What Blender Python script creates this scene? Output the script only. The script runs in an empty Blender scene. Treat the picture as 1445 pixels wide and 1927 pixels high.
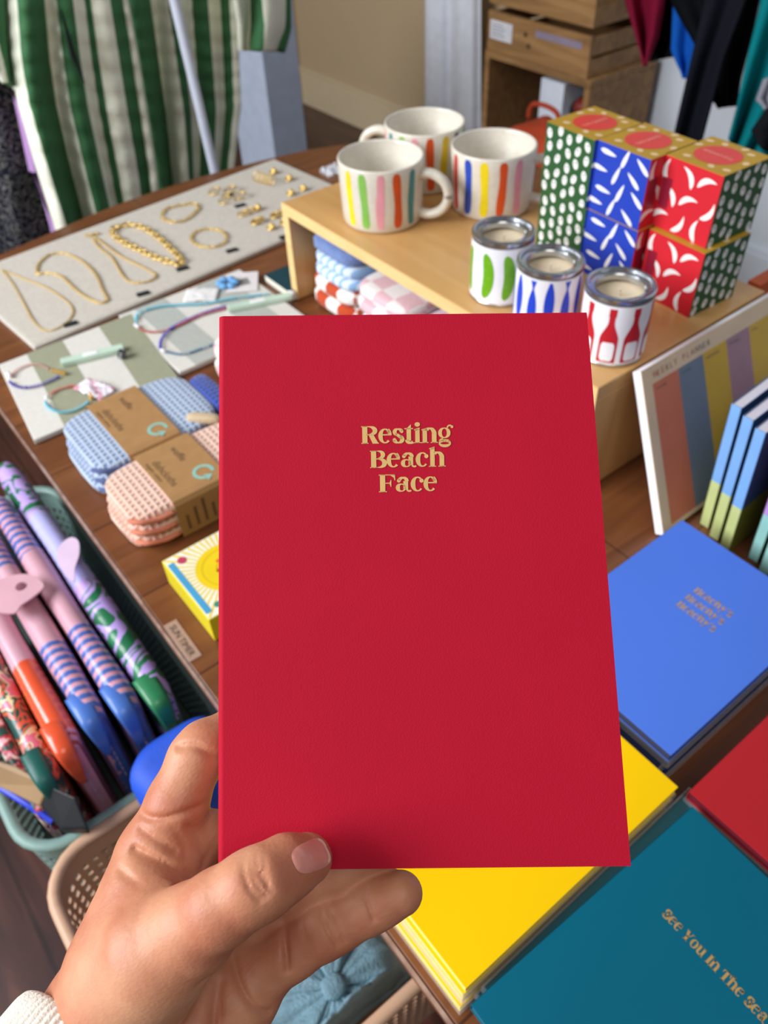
import bpy, math, random
import numpy as np
from mathutils import Vector, Matrix
random.seed(7)
SC = bpy.context.scene
COL = SC.collection

# ---------------------------------------------------------------- camera, light, exposure
# room axes: +x runs along the table's long side towards the viewer's right, +y runs from the window side to the back wall
F_PX, PITCH, ROLL = 1504.0, math.radians(45.0), math.radians(-2.8)
CAM = Vector((0, 0, 1.35))
_c, _s = math.cos(PITCH), math.sin(PITCH)
FWD = Vector((-0.8070 * _c, 0.5906 * _c, -_s)).normalized()
_r0 = Vector((0.5906, 0.8070, 0)).normalized()
_u0 = _r0.cross(FWD).normalized()
RIGHT = _r0 * math.cos(ROLL) + _u0 * math.sin(ROLL)
UP = -_r0 * math.sin(ROLL) + _u0 * math.cos(ROLL)
cam_data = bpy.data.cameras.new('camera')
cam = bpy.data.objects.new('camera', cam_data)
COL.objects.link(cam)
CAMM = Matrix(((RIGHT.x, UP.x, -FWD.x, CAM.x), (RIGHT.y, UP.y, -FWD.y, CAM.y), (RIGHT.z, UP.z, -FWD.z, CAM.z), (0, 0, 0, 1)))
cam.matrix_world = CAMM
cam_data.sensor_fit = 'HORIZONTAL'
cam_data.sensor_width = 36
cam_data.lens = 36 * F_PX / 1445
cam_data.clip_start = 0.02
cam_data.dof.use_dof = True
cam_data.dof.focus_distance = 0.30
cam_data.dof.aperture_fstop = cam_data.lens / 2.0
SC.camera = cam

w = bpy.data.worlds.new('world')
SC.world = w
w.use_nodes = True
w.node_tree.nodes['Background'].inputs[0].default_value = (0.86, 0.90, 1.0, 1)
w.node_tree.nodes['Background'].inputs[1].default_value = 0.17

def area_light(name, loc, target, sx, sy, power, color):
    d = bpy.data.lights.new(name, 'AREA')
    d.shape = 'RECTANGLE'
    d.size, d.size_y, d.energy, d.color = sx, sy, power, color
    o = bpy.data.objects.new(name, d)
    COL.objects.link(o)
    o.location = loc
    o.rotation_euler = (Vector(target) - Vector(loc)).to_track_quat('-Z', 'Y').to_euler()
    return o
area_light('window_daylight', (-1.45, -2.1, 2.35), (-0.5, 0.5, 0.75), 2.4, 1.5, 160, (0.93, 0.96, 1.0))
area_light('ceiling_lamp', (0.7, -0.3, 2.9), (0.1, 0.2, 0.9), 1.2, 1.2, 13, (1.0, 0.93, 0.84))
SC.view_settings.view_transform = 'Standard'
SC.view_settings.look = 'None'
SC.view_settings.exposure = 0.0
SC.view_settings.gamma = 1.0
SC.view_settings.use_curve_mapping = False

# ---------------------------------------------------------------- where a line of sight meets the place
def ray(px, py):
    return RIGHT * ((px - 722.5) / F_PX) - UP * ((py - 963.5) / F_PX) + FWD
def W(px, py, z):                      # ... a level surface of height z
    d = ray(px, py)
    return CAM + d * ((z - CAM.z) / d.z)
def WX(px, py, x):                     # ... an upright plane x = const
    d = ray(px, py)
    return CAM + d * (x / d.x)
def WY(px, py, y):
    d = ray(px, py)
    return CAM + d * (y / d.y)
def D(px, py, dep):                    # ... a distance in front of the camera
    return CAM + ray(px, py) * dep

# ---------------------------------------------------------------- materials
def lin(h):
    h = h.lstrip('#')
    o = []
    for i in (0, 2, 4):
        c = int(h[i:i + 2], 16) / 255
        o.append(c / 12.92 if c <= 0.04045 else ((c + 0.055) / 1.055) ** 2.4)
    return (o[0], o[1], o[2], 1)
MATS = {}
def newmat(name):
    m = bpy.data.materials.new(name)
    m.use_nodes = True
    nt = m.node_tree
    return m, nt, nt.nodes['Principled BSDF'], nt.nodes.new('ShaderNodeTexCoord')
def setp(b, rough, metal, spec, coat=0, sheen=0, sss=0):
    b.inputs['Roughness'].default_value = rough
    b.inputs['Metallic'].default_value = metal
    b.inputs['Specular IOR Level'].default_value = spec
    if coat:
        b.inputs['Coat Weight'].default_value = coat
        b.inputs['Coat Roughness'].default_value = 0.12
    if sheen:
        b.inputs['Sheen Weight'].default_value = sheen
    if sss:
        b.inputs['Subsurface Weight'].default_value = sss
        b.inputs['Subsurface Radius'].default_value = (0.006, 0.0025, 0.0015)
        b.inputs['Subsurface Scale'].default_value = 1.0
def bumpn(nt, b, src, strength, dist):
    bp = nt.nodes.new('ShaderNodeBump')
    bp.inputs['Strength'].default_value = strength
    bp.inputs['Distance'].default_value = dist
    nt.links.new(src, bp.inputs['Height'])
    nt.links.new(bp.outputs[0], b.inputs['Normal'])
def ramp(nt, src, stops, interp='LINEAR'):
    r = nt.nodes.new('ShaderNodeValToRGB')
    r.color_ramp.interpolation = interp
    e = r.color_ramp.elements
    while len(e) < len(stops):
        e.new(0.5)
    for i, (p, c) in enumerate(stops):
        e[i].position = p
        e[i].color = lin(c) if isinstance(c, str) else c
    nt.links.new(src, r.inputs[0])
    return r.outputs[0]
def plain(name, col, rough=.55, metal=0, spec=.4, var=.06, vs=30, bump=0, bs=300, bd=.001, coat=0, sheen=0, sss=0):
    if name in MATS:
        return MATS[name]
    m, nt, b, tc = newmat(name)
    setp(b, rough, metal, spec, coat, sheen, sss)
    c = lin(col)
    n = nt.nodes.new('ShaderNodeTexNoise')
    n.inputs['Scale'].default_value = vs
    n.inputs['Detail'].default_value = 4
    nt.links.new(tc.outputs['Object'], n.inputs['Vector'])
    lo = tuple(max(0, x * (1 - var)) for x in c[:3]) + (1,)
    hi = tuple(min(1, x * (1 + var)) for x in c[:3]) + (1,)
    nt.links.new(ramp(nt, n.outputs[0], [(.3, lo), (.7, hi)]), b.inputs['Base Color'])
    if bump:
        n2 = nt.nodes.new('ShaderNodeTexNoise')
        n2.inputs['Scale'].default_value = bs
        n2.inputs['Detail'].default_value = 3
        nt.links.new(tc.outputs['Object'], n2.inputs['Vector'])
        bumpn(nt, b, n2.outputs[0], bump, bd)
    MATS[name] = m
    return m
def mapping(nt, tc, scale, rot=(0, 0, 0), src='Object'):
    mp = nt.nodes.new('ShaderNodeMapping')
    mp.inputs['Scale'].default_value = scale
    mp.inputs['Rotation'].default_value = rot
    nt.links.new(tc.outputs[src], mp.inputs['Vector'])
    return mp.outputs[0]
def wood(name, stops, scale, rough=.45, coat=0, dist=2.5, rot=(0, 0, 0), seams=None):
    if name in MATS:
        return MATS[name]
    m, nt, b, tc = newmat(name)
    setp(b, rough, 0, .4, coat)
    v = mapping(nt, tc, scale, rot)
    n = nt.nodes.new('ShaderNodeTexNoise')
    n.inputs['Scale'].default_value = 1
    n.inputs['Detail'].default_value = 8
    n.inputs['Distortion'].default_value = dist
    nt.links.new(v, n.inputs['Vector'])
    col = ramp(nt, n.outputs[0], stops)
    if seams:                                        # board joints: period, axis, dark colour
        br = nt.nodes.new('ShaderNodeTexBrick')
        nt.links.new(mapping(nt, tc, (1, 1, 1), seams[2]), br.inputs['Vector'])
        br.inputs['Scale'].default_value = 1
        br.inputs['Brick Width'].default_value = seams[1]
        br.inputs['Row Height'].default_value = seams[0]
        br.inputs['Mortar Size'].default_value = seams[3]
        br.inputs['Color1'].default_value = (1, 1, 1, 1)
        br.inputs['Color2'].default_value = (.86, .86, .86, 1)
        br.inputs['Mortar'].default_value = (.42, .38, .36, 1)
        mx = nt.nodes.new('ShaderNodeMix')
        mx.data_type = 'RGBA'
        mx.blend_type = 'MULTIPLY'
        mx.inputs[0].default_value = 1
        nt.links.new(col, mx.inputs[6])
        nt.links.new(br.outputs[0], mx.inputs[7])
        col = mx.outputs[2]
    nt.links.new(col, b.inputs['Base Color'])
    bumpn(nt, b, n.outputs[0], .08, .002)
    MATS[name] = m
    return m
def waves(name, stops, scale, rot=(0, 0, 0), distort=0, dscale=2, rough=.5, interp='CONSTANT', kind='BANDS', coat=0, sheen=0, direction='X'):
    if name in MATS:
        return MATS[name]
    m, nt, b, tc = newmat(name)
    setp(b, rough, 0, .45, coat, sheen)
    wv = nt.nodes.new('ShaderNodeTexWave')
    wv.wave_type = kind
    wv.bands_direction = direction if kind == 'BANDS' else 'X'
    wv.wave_profile = 'SAW'
    wv.inputs['Scale'].default_value = scale
    wv.inputs['Distortion'].default_value = distort
    wv.inputs['Detail Scale'].default_value = dscale
    nt.links.new(mapping(nt, tc, (1, 1, 1), rot), wv.inputs['Vector'])
    nt.links.new(ramp(nt, wv.outputs[1], stops, interp), b.inputs['Base Color'])
    MATS[name] = m
    return m
def waffle(name, hi, lo, scale=130, edge=None):
    if name in MATS:
        return MATS[name]
    m, nt, b, tc = newmat(name)
    setp(b, .9, 0, .15, 0, .3)
    outs = []
    for dr in 'XYZ':
        wv = nt.nodes.new('ShaderNodeTexWave')
        wv.bands_direction = dr
        wv.inputs['Scale'].default_value = scale * .34
        wv.inputs['Distortion'].default_value = .6
        nt.links.new(tc.outputs['Object'], wv.inputs['Vector'])
        outs.append(wv.outputs[1])
    a = nt.nodes.new('ShaderNodeMath'); a.operation = 'MAXIMUM'
    nt.links.new(outs[0], a.inputs[0]); nt.links.new(outs[1], a.inputs[1])
    a2 = nt.nodes.new('ShaderNodeMath'); a2.operation = 'MULTIPLY_ADD'
    nt.links.new(outs[2], a2.inputs[0]); a2.inputs[1].default_value = .25
    nt.links.new(a.outputs[0], a2.inputs[2])
    nt.links.new(ramp(nt, a2.outputs[0], [(.45, lo), (1.0, hi)]), b.inputs['Base Color'])
    bumpn(nt, b, a2.outputs[0], .8, .002)
    MATS[name] = m
    return m
def checks(name, c1, c2, scale, rough=.9):
    if name in MATS:
        return MATS[name]
    m, nt, b, tc = newmat(name)
    setp(b, rough, 0, .15, 0, .3)
    ck = nt.nodes.new('ShaderNodeTexChecker')
    ck.inputs['Scale'].default_value = scale
    ck.inputs[1].default_value = lin(c1)
    ck.inputs[2].default_value = lin(c2)
    nt.links.new(mapping(nt, tc, (1, 1, 1), (.05, .04, .1)), ck.inputs[0])
    nt.links.new(ck.outputs[0], b.inputs['Base Color'])
    n2 = nt.nodes.new('ShaderNodeTexNoise')
    n2.inputs['Scale'].default_value = 500
    nt.links.new(tc.outputs['Object'], n2.inputs['Vector'])
    bumpn(nt, b, n2.outputs[0], .5, .002)
    MATS[name] = m
    return m
def blotch(name, stops, scale, rough=.6, kind='noise', distort=0, interp='CONSTANT', coat=0):
    if name in MATS:
        return MATS[name]
    m, nt, b, tc = newmat(name)
    setp(b, rough, 0, .4, coat)
    if kind == 'noise':
        n = nt.nodes.new('ShaderNodeTexNoise')
        n.inputs['Distortion'].default_value = distort
        n.inputs['Detail'].default_value = 1
        out = n.outputs[0]
    else:
        n = nt.nodes.new('ShaderNodeTexVoronoi')
        out = n.outputs[0]
    n.inputs['Scale'].default_value = scale
    nt.links.new(tc.outputs['Object'], n.inputs['Vector'])
    nt.links.new(ramp(nt, out, stops, interp), b.inputs['Base Color'])
    MATS[name] = m
    return m
def clear(name, tint='#ffffff', rough=.03, alpha=.18):
    if name in MATS:
        return MATS[name]
    m, nt, b, tc = newmat(name)
    b.inputs['Base Color'].default_value = lin(tint)
    b.inputs['Roughness'].default_value = rough
    b.inputs['Alpha'].default_value = alpha
    b.inputs['Specular IOR Level'].default_value = .8
    n = nt.nodes.new('ShaderNodeTexNoise')
    n.inputs['Scale'].default_value = 60
    nt.links.new(tc.outputs['Object'], n.inputs['Vector'])
    bumpn(nt, b, n.outputs[0], .4, .002)
    MATS[name] = m
    return m

# ---------------------------------------------------------------- meshes
class MB:
    def __init__(s, T=None):
        s.v, s.f, s.m, s.T = [], [], [], T
    def add(s, vs, fs, m=0):
        o = len(s.v)
        s.v.extend([(s.T @ Vector(p)) if s.T else Vector(p) for p in vs])
        for f in fs:
            s.f.append(tuple(i + o for i in f))
            s.m.append(m)
        return s
    def box(s, x0, x1, y0, y1, z0, z1, m=0):
        v = [(x, y, z) for z in (z0, z1) for y in (y0, y1) for x in (x0, x1)]
        return s.add(v, [(0, 2, 3, 1), (4, 5, 7, 6), (0, 1, 5, 4), (2, 6, 7, 3), (0, 4, 6, 2), (1, 3, 7, 5)], m)
    def hexa(s, b4, t4, m=0):          # bottom four corners, top four corners (counter-clockwise from above)
        return s.add(list(b4) + list(t4), [(3, 2, 1, 0), (4, 5, 6, 7), (0, 1, 5, 4), (1, 2, 6, 5), (2, 3, 7, 6), (3, 0, 4, 7)], m)
    def prism(s, poly, z0, z1, m=0):
        n = len(poly)
        v = [(p[0], p[1], z0) for p in poly] + [(p[0], p[1], z1) for p in poly]
        fs = [tuple(range(n - 1, -1, -1)), tuple(range(n, 2 * n))] + [(i, (i + 1) % n, n + (i + 1) % n, n + i) for i in range(n)]
        return s.add(v, fs, m)
    def lathe(s, prof, n=48, m=0, c=(0, 0, 0), cap=True):
        v = []
        for r, z in prof:
            for k in range(n):
                a = 2 * math.pi * k / n
                v.append((c[0] + r * math.cos(a), c[1] + r * math.sin(a), c[2] + z))
        fs = []
        for i in range(len(prof) - 1):
            for k in range(n):
                fs.append((i * n + k, i * n + (k + 1) % n, (i + 1) * n + (k + 1) % n, (i + 1) * n + k))
        if cap:
            fs.append(tuple(range(n - 1, -1, -1)))
            fs.append(tuple((len(prof) - 1) * n + k for k in range(n)))
        return s.add(v, fs, m)
    def tube(s, pts, r, n=8, m=0, closed=False, flat=1.0):
        pts = [Vector(p) for p in pts]
        N = len(pts)
        v = []
        for i, p in enumerate(pts):
            a = pts[(i - 1) % N] if (closed or i) else p
            b = pts[(i + 1) % N] if (closed or i < N - 1) else p
            t = (b - a).normalized()
            u = t.cross(Vector((0, 0, 1)))
            if u.length < 1e-3:
                u = t.cross(Vector((1, 0, 0)))
            u.normalize()
            w_ = u.cross(t)
            rr = r[i] if isinstance(r, (list, tuple)) else r
            for k in range(n):
                q = 2 * math.pi * k / n
                v.append(p + u * math.cos(q) * rr + w_ * math.sin(q) * rr * flat)
        fs = []
        for i in range(N if closed else N - 1):
            for k in range(n):
                j = (i + 1) % N
                fs.append((i * n + k, i * n + (k + 1) % n, j * n + (k + 1) % n, j * n + k))
        if not closed:
            fs += [tuple(range(n - 1, -1, -1)), tuple((N - 1) * n + k for k in range(n))]
        return s.add(v, fs, m)
    def grid(s, nu, nv, fn, m=0, wu=False, wv=False):
        v = [fn(i / (nu if wu else nu - 1), j / (nv if wv else nv - 1)) for j in range(nv) for i in range(nu)]
        for j in range(nv if wv else nv - 1):
            for i in range(nu if wu else nu - 1):
                i2, j2 = (i + 1) % nu, (j + 1) % nv
                f = (j * nu + i, j * nu + i2, j2 * nu + i2, j2 * nu + i)
                mm = m(i, j) if callable(m) else m
                if i == 0 and j == 0:
                    s.add(v, [f], mm)
                    o = len(s.v) - len(v)
                else:
                    s.f.append(tuple(k + o for k in f))
                    s.m.append(mm)
        return s
    def polys(s, ps, mp, m=0):         # flat 2-D polygons carried onto a surface by mp(x, y)
        for p in ps:
            if len(p) < 3:
                continue
            s.add([mp(x, y) for x, y in p], [tuple(range(len(p)))], m)
        return s
    def build(s, name, mats, parent=None, org=None, smooth=False, bevel=0, sub=0, solid=0, angle=40, segs=2):
        me = bpy.data.meshes.new(name)
        o = bpy.data.objects.new(name, me)
        COL.objects.link(o)
        if parent is not None:
            base = WORLD[parent.name]
            o.parent = parent
            off = base
        else:
            if org is None:
                xs = [p.x for p in s.v]; ys = [p.y for p in s.v]; zs = [p.z for p in s.v]
                org = ((min(xs) + max(xs)) / 2, (min(ys) + max(ys)) / 2, min(zs))
            off = Vector(org)
            o.location = off
        WORLD[o.name] = off
        me.from_pydata([p - off for p in s.v], [], s.f)
        if not isinstance(mats, (list, tuple)):
            mats = [mats]
        for mt in mats:
            me.materials.append(mt)
        me.polygons.foreach_set('material_index', s.m)
        if smooth:
            me.polygons.foreach_set('use_smooth', [True] * len(me.polygons))
            if angle < 180:
                me.set_sharp_from_angle(angle=math.radians(angle))
        me.update()
        if solid:
            md = o.modifiers.new('solid', 'SOLIDIFY'); md.thickness = solid; md.offset = 0
        if bevel:
            md = o.modifiers.new('bevel', 'BEVEL'); md.width = bevel; md.segments = segs; md.limit_method = 'ANGLE'
            md.angle_limit = math.radians(40)
        if sub:
            md = o.modifiers.new('sub', 'SUBSURF'); md.levels = sub; md.render_levels = sub
        return o
WORLD = {}
def tag(o, label=None, cat=None, group=None, kind=None):
    if label: o['label'] = label
    if cat: o['category'] = cat
    if group: o['group'] = group
    if kind: o['kind'] = kind
    return o
def thing(name, label, cat, loc, group=None):
    o = bpy.data.objects.new(name, None)
    o.empty_display_size = .02
    COL.objects.link(o)
    o.location = loc
    WORLD[o.name] = Vector(loc)
    return tag(o, label, cat, group)
def TR(loc, rz=0, rx=0, ry=0):
    return Matrix.Translation(Vector(loc)) @ Matrix.Rotation(rz, 4, 'Z') @ Matrix.Rotation(ry, 4, 'Y') @ Matrix.Rotation(rx, 4, 'X')
def spline(pts, n=8, closed=False):
    P = [Vector(p) for p in pts]
    N = len(P)
    out = []
    for i in range(N if closed else N - 1):
        g = lambda k: P[k % N] if closed else P[min(max(k, 0), N - 1)]
        p0, p1, p2, p3 = g(i - 1), g(i), g(i + 1), g(i + 2)
        for k in range(n):
            t = k / n
            out.append(.5 * ((2 * p1) + (p2 - p0) * t + (2 * p0 - 5 * p1 + 4 * p2 - p3) * t * t + (3 * p1 - p0 - 3 * p2 + p3) * t ** 3))
    if not closed:
        out.append(P[-1])
    return out
def rbox(s, c, dim, e=5.0, m=0, nu=36, nv=18, wob=0):   # soft pillow-like box
    def sp(v, p): return math.copysign(abs(v) ** p, v)
    p = 2 / e
    ph = [random.random() * 6 for _ in range(4)]
    def fn(u, v):
        a = 2 * math.pi * u
        t = -math.pi / 2 + math.pi * v
        x = sp(math.cos(t), p) * sp(math.cos(a), p)
        y = sp(math.cos(t), p) * sp(math.sin(a), p)
        z = sp(math.sin(t), p)
        k = 1 + wob * (math.sin(3 * x + ph[0]) * math.sin(4 * y + ph[1]) + .5 * math.sin(7 * x + 5 * z + ph[2]))
        return (c[0] + x * dim[0] / 2 * k, c[1] + y * dim[1] / 2 * k, c[2] + z * dim[2] / 2 * k)
    return s.grid(nu, nv, fn, m, wu=True)

# ---------------------------------------------------------------- heavy display serif letters, cap height 1
def arc(cx, cy, rx, ry, a0, a1, wf, n=26):
    out, prev = [], None
    for i in range(n + 1):
        a = math.radians(a0 + (a1 - a0) * i / n)
        t = wf(a) / 2
        ca, sa = math.cos(a), math.sin(a)
        nx, ny = ca / rx, sa / ry
        l = math.hypot(nx, ny)
        nx, ny = nx / l, ny / l
        o = (cx + rx * ca + nx * t, cy + ry * sa + ny * t)
        q = (cx + rx * ca - nx * t, cy + ry * sa - ny * t)
        if prev:
            out.append([prev[0], o, q, prev[1]])
        prev = (o, q)
    return out
def bar(x0, y0, x1, y1): return [[(x0, y0), (x1, y0), (x1, y1), (x0, y1)]]
def ball(cx, cy, r, ry=None): return [[(cx + r * math.cos(k * .5236), cy + (ry or r) * math.sin(k * .5236)) for k in range(12)]]
def side(L, R, t): return lambda a: t + ((R if math.cos(a) > 0 else L) - t) * abs(math.cos(a)) ** 1.6
XH = .86
def glyph(c):
    s = []
    if c == 'R':
        s = bar(.06, 0, .36, 1) + bar(0, 0, .42, .05) + bar(0, .95, .4, 1) + arc(.42, .74, .38, .225, -90, 90, side(.2, .28, .06)) + bar(.3, .94, .45, 1) + bar(.3, .485, .45, .545)
        s += [[(.42, .52), (.7, .52), (.98, .05), (.66, .0)], [(.66, 0), (.98, .05), (1.02, .05), (1.02, 0)]]
        return s, 1.02
    if c == 'B':
        s = bar(.06, 0, .36, 1) + bar(0, 0, .45, .05) + bar(0, .95, .42, 1) + arc(.45, .755, .3, .215, -90, 90, side(.2, .26, .06)) + arc(.48, .27, .36, .242, -90, 90, side(.2, .29, .06)) + bar(.3, .95, .47, 1) + bar(.3, 0, .5, .05) + bar(.3, .49, .5, .545)
        return s, .99
    if c == 'F':
        s = bar(.07, 0, .37, 1) + bar(0, 0, .46, .05) + bar(0, .95, .93, 1) + [[(.62, .97), (.93, 1), (.95, .66), (.9, .66), (.86, .82)]] + bar(.35, .48, .62, .53) + [[(.6, .5), (.68, .68), (.72, .68), (.72, .3), (.68, .3)]]
        return s, .95
    if c == 'S':
        t = lambda a: .1 + .2 * abs(math.sin(a + .6)) ** 1.4
        s = arc(.42, .74, .25, .2, 20, 250, lambda a: .09 + .17 * abs(math.cos(a)) ** 1.3) + arc(.42, .27, .27, .22, 70, -170, lambda a: .09 + .2 * abs(math.cos(a)) ** 1.3)
        s += [[(.22, .66), (.42, .62), (.72, .4), (.6, .26), (.34, .46), (.2, .56)]] + ball(.66, .78, .1) + ball(.15, .24, .1)
        return s, .8
    if c == 'Y':
        s = bar(.33, 0, .62, .5) + bar(.22, 0, .73, .05) + [[(.05, .97), (.36, .97), (.62, .42), (.35, .38)]] + [[(.5, .42), (.62, .48), (.9, .97), (.8, .97)]] + bar(0, .95, .44, 1) + bar(.68, .95, 1.0, 1)
        return s, 1.0
    if c == 'I':
        return bar(.07, 0, .38, 1) + bar(0, 0, .45, .05) + bar(0, .95, .45, 1), .45
    if c == 'T':
        s = bar(.3, 0, .6, 1) + bar(.2, 0, .7, .05) + bar(0, .95, .9, 1) + [[(0, 1), (.3, .97), (.1, .86), (.04, .64), (-.01, .64)]] + [[(.9, 1), (.6, .97), (.8, .86), (.86, .64), (.91, .64)]]
        return s, .9
    if c == 'e':
        s = arc(.37, .43, .27, .385, 25, 318, side(.26, .2, .07)) + bar(.22, .46, .74, .53) + arc(.4, .5, .25, .31, 0, 60, lambda a: .2)
        return s, .78
    if c == 'c':
        s = arc(.38, .43, .27, .385, 45, 318, side(.27, .14, .07)) + ball(.6, .62, .12)
        return s, .74
    if c == 'o':
        return arc(.4, .43, .29, .385, 0, 360, side(.25, .25, .07), 40), .81
    if c == 's':
        s = arc(.35, .645, .2, .165, 15, 250, lambda a: .08 + .16 * abs(math.cos(a)) ** 1.3) + arc(.36, .225, .22, .185, 70, -170, lambda a: .08 + .18 * abs(math.cos(a)) ** 1.3)
        s += [[(.17, .6), (.36, .55), (.63, .36), (.54, .2), (.3, .38), (.15, .5)]] + ball(.56, .68, .1) + ball(.13, .2, .105)
        return s, .72
    if c == 't':
        s = bar(.12, .14, .38, .86) + bar(0, .8, .5, .86) + [[(.12, .84), (.38, .84), (.38, 1.08)]] + arc(.34, .19, .2, .17, 180, 318, lambda a: .12 + .1 * abs(math.cos(a)))
        return s, .54
    if c == 'i':
        return bar(.08, 0, .34, .8) + bar(0, 0, .42, .05) + [[(0, .78), (.34, .88), (.34, .76), (.08, .7)]] + ball(.21, 1.06, .16, .13), .43
    if c in 'nh':
        s = bar(.08, 0, .34, .8 if c == 'n' else 1.1) + bar(0, 0, .42, .05) + arc(.5, .52, .26, .3, 0, 130, lambda a: .1 + .17 * abs(math.cos(a))) + bar(.62, 0, .89, .53) + bar(.55, 0, .97, .05)
        y = .8 if c == 'n' else 1.1
        s += [[(0, y - .04), (.34, y + .06), (.34, y - .1), (.08, y - .1)]]
        return s, .97
    if c == 'u':
        s = bar(.08, .3, .34, .84) + bar(0, .8, .34, .86) + arc(.44, .3, .24, .24, 180, 330, lambda a: .1 + .16 * abs(math.cos(a))) + bar(.6, .02, .86, .84) + bar(.52, .8, .86, .86) + bar(.6, 0, .95, .06)
        return s, .95
    if c == 'a':
        s = bar(.46, .12, .73, .62) + arc(.44, .6, .22, .2, 0, 165, lambda a: .1 + .12 * abs(math.cos(a))) + ball(.2, .64, .11) + arc(.35, .24, .21, .2, 0, 360, side(.25, .1, .06)) + arc(.8, .14, .13, .1, 180, 320, lambda a: .1)
        return s, .9
    if c == 'g':
        s = arc(.38, .56, .25, .27, 0, 360, side(.22, .22, .06), 36) + arc(.4, -.03, .31, .15, 0, 360, lambda a: .09 + .07 * abs(math.sin(a)), 36)
        s += [[(.1, .2), (.3, .28), (.3, .16), (.16, .08), (.06, .1)]] + [[(.1, .12), (.3, .2), (.62, .18), (.72, .06), (.5, .04), (.2, .05)]] + arc(.7, .86, .14, .12, 190, 40, lambda a: .09) + ball(.83, .9, .08)
        return s, .93
    if c == 'y':
        s = [[(.05, .84), (.36, .84), (.58, .3), (.4, .02)]] + [[(.46, .0), (.84, .84), (.74, .84), (.42, .16)]] + bar(0, .8, .44, .86) + bar(.62, .8, .93, .86) + [[(.42, .12), (.54, .16), (.32, -.24), (.22, -.22)]] + ball(.2, -.16, .12)
        return s, .93
    if c == "'":
        return ball(.12, .92, .12) + [[(.05, .9), (.24, .9), (.1, .62)]], .28
    return [], .34
def word(txt, gap=.03):
    out, x = [], 0
    for ch in txt:
        g, a = glyph(ch)
        out += [[(px + x, py) for px, py in p] for p in g]
        x += a + gap
    return out, x - gap
def builtin_text(txt, size):            # small lettering from Blender's own font as 2-D polygons
    cu = bpy.data.curves.new('t', 'FONT')
    cu.body = txt
    cu.size = size
    o = bpy.data.objects.new('t', cu)
    COL.objects.link(o)
    dg = bpy.context.evaluated_depsgraph_get()
    me = bpy.data.meshes.new_from_object(o.evaluated_get(dg))
    ps = [[(me.vertices[i].co.x, me.vertices[i].co.y) for i in p.vertices] for p in me.polygons]
    bpy.data.objects.remove(o)
    bpy.data.curves.remove(cu)
    bpy.data.meshes.remove(me)
    wd = max((x for p in ps for x, y in p), default=0)
    return ps, wd

# ================================================================ the room
M_floor = wood('floorboards', [(.25, '#2a1512'), (.5, '#43231d'), (.75, '#5c352b')], (3, 22, 3), .38, .2, 1.5, seams=(.13, 2.4, (0, 0, 0), .004))
M_wall = plain('warm_wall_paint', '#b39d7d', .9, var=.03, vs=2)
M_wallw = plain('white_wall_paint', '#dfe6ee', .85, var=.02, vs=2)
M_skirt = plain('cream_skirting', '#c2b091', .6, var=.02)
o = MB().box(-4.2, 3, -3.2, 2.27, -.1, 0).build('floor', M_floor); tag(o, kind='structure')
o = MB().box(-3.6, -1.75, 2.27, 2.37, 0, 2.9).build('wall_back', M_wall); tag(o, kind='structure')
o = MB().box(-1.75, 1.6, 2.27, 2.37, 0, 2.9).build('wall_right', M_wallw); tag(o, kind='structure')
o = MB().box(-3.7, -3.6, -3.2, 2.37, 0, 2.9).build('wall_left', M_wall); tag(o, kind='structure')
o = MB().box(-3.6, -1.75, 2.252, 2.27, 0, .15).box(-3.6, -1.75, 2.258, 2.27, .15, .165).build('baseboard_back', M_skirt, bevel=.003); tag(o, kind='structure')
o = MB().box(-1.75, 1.6, 2.252, 2.27, 0, .15).box(-1.75, 1.6, 2.258, 2.27, .15, .165).build('baseboard_right', M_wallw, bevel=.003); tag(o, kind='structure')
o = MB().box(-3.6, -3.582, -3.2, 2.252, 0, .15).build('baseboard_left', M_skirt, bevel=.003); tag(o, kind='structure')

# ================================================================ table
M_table = wood('brown_tabletop', [(.2, '#5a3219'), (.5, '#764524'), (.8, '#8e5933')], (26, 2.2, 8), .42, .15, 1.6, seams=(.5, .115, (0, 0, 0), .0012))
M_trim = wood('table_edge_strip', [(.3, '#8c6a5c'), (.7, '#b3978a')], (30, 3, 3), .5)
back = spline([(-1.325, .10, 0), (-1.352, .24, 0), (-1.40, .5, 0), (-1.39, .75, 0), (-1.33, .95, 0), (-1.15, 1.1, 0), (-.9, 1.12, 0), (-.62, .98, 0), (-.46, .86, 0), (-.3, .80, 0), (.3, .80, 0), (.9, .6, 0), (1.0, .35, 0), (.9, .1, 0)], 6)
poly = [(p.x, p.y) for p in back][::-1]
tb = thing('display_table', 'long brown wooden display table carrying all the goods', 'table', (-.2, .5, 0))
MB().prism(poly[::-1] if False else poly, .722, .7495).build('tabletop', M_table, tb, bevel=.002)
MB().box(-1.32, .9, .0975, .0998, .7455, .7502).build('edge_strip', M_trim, tb)
for lx, ly in ((-1.2, .2), (-1.15, .9), (.7, .2), (.2, .72)):
    MB().lathe([(.018, 0), (.03, .722)], 20, 0, (lx, ly, 0)).build('leg', M_table, tb, smooth=True)

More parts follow.
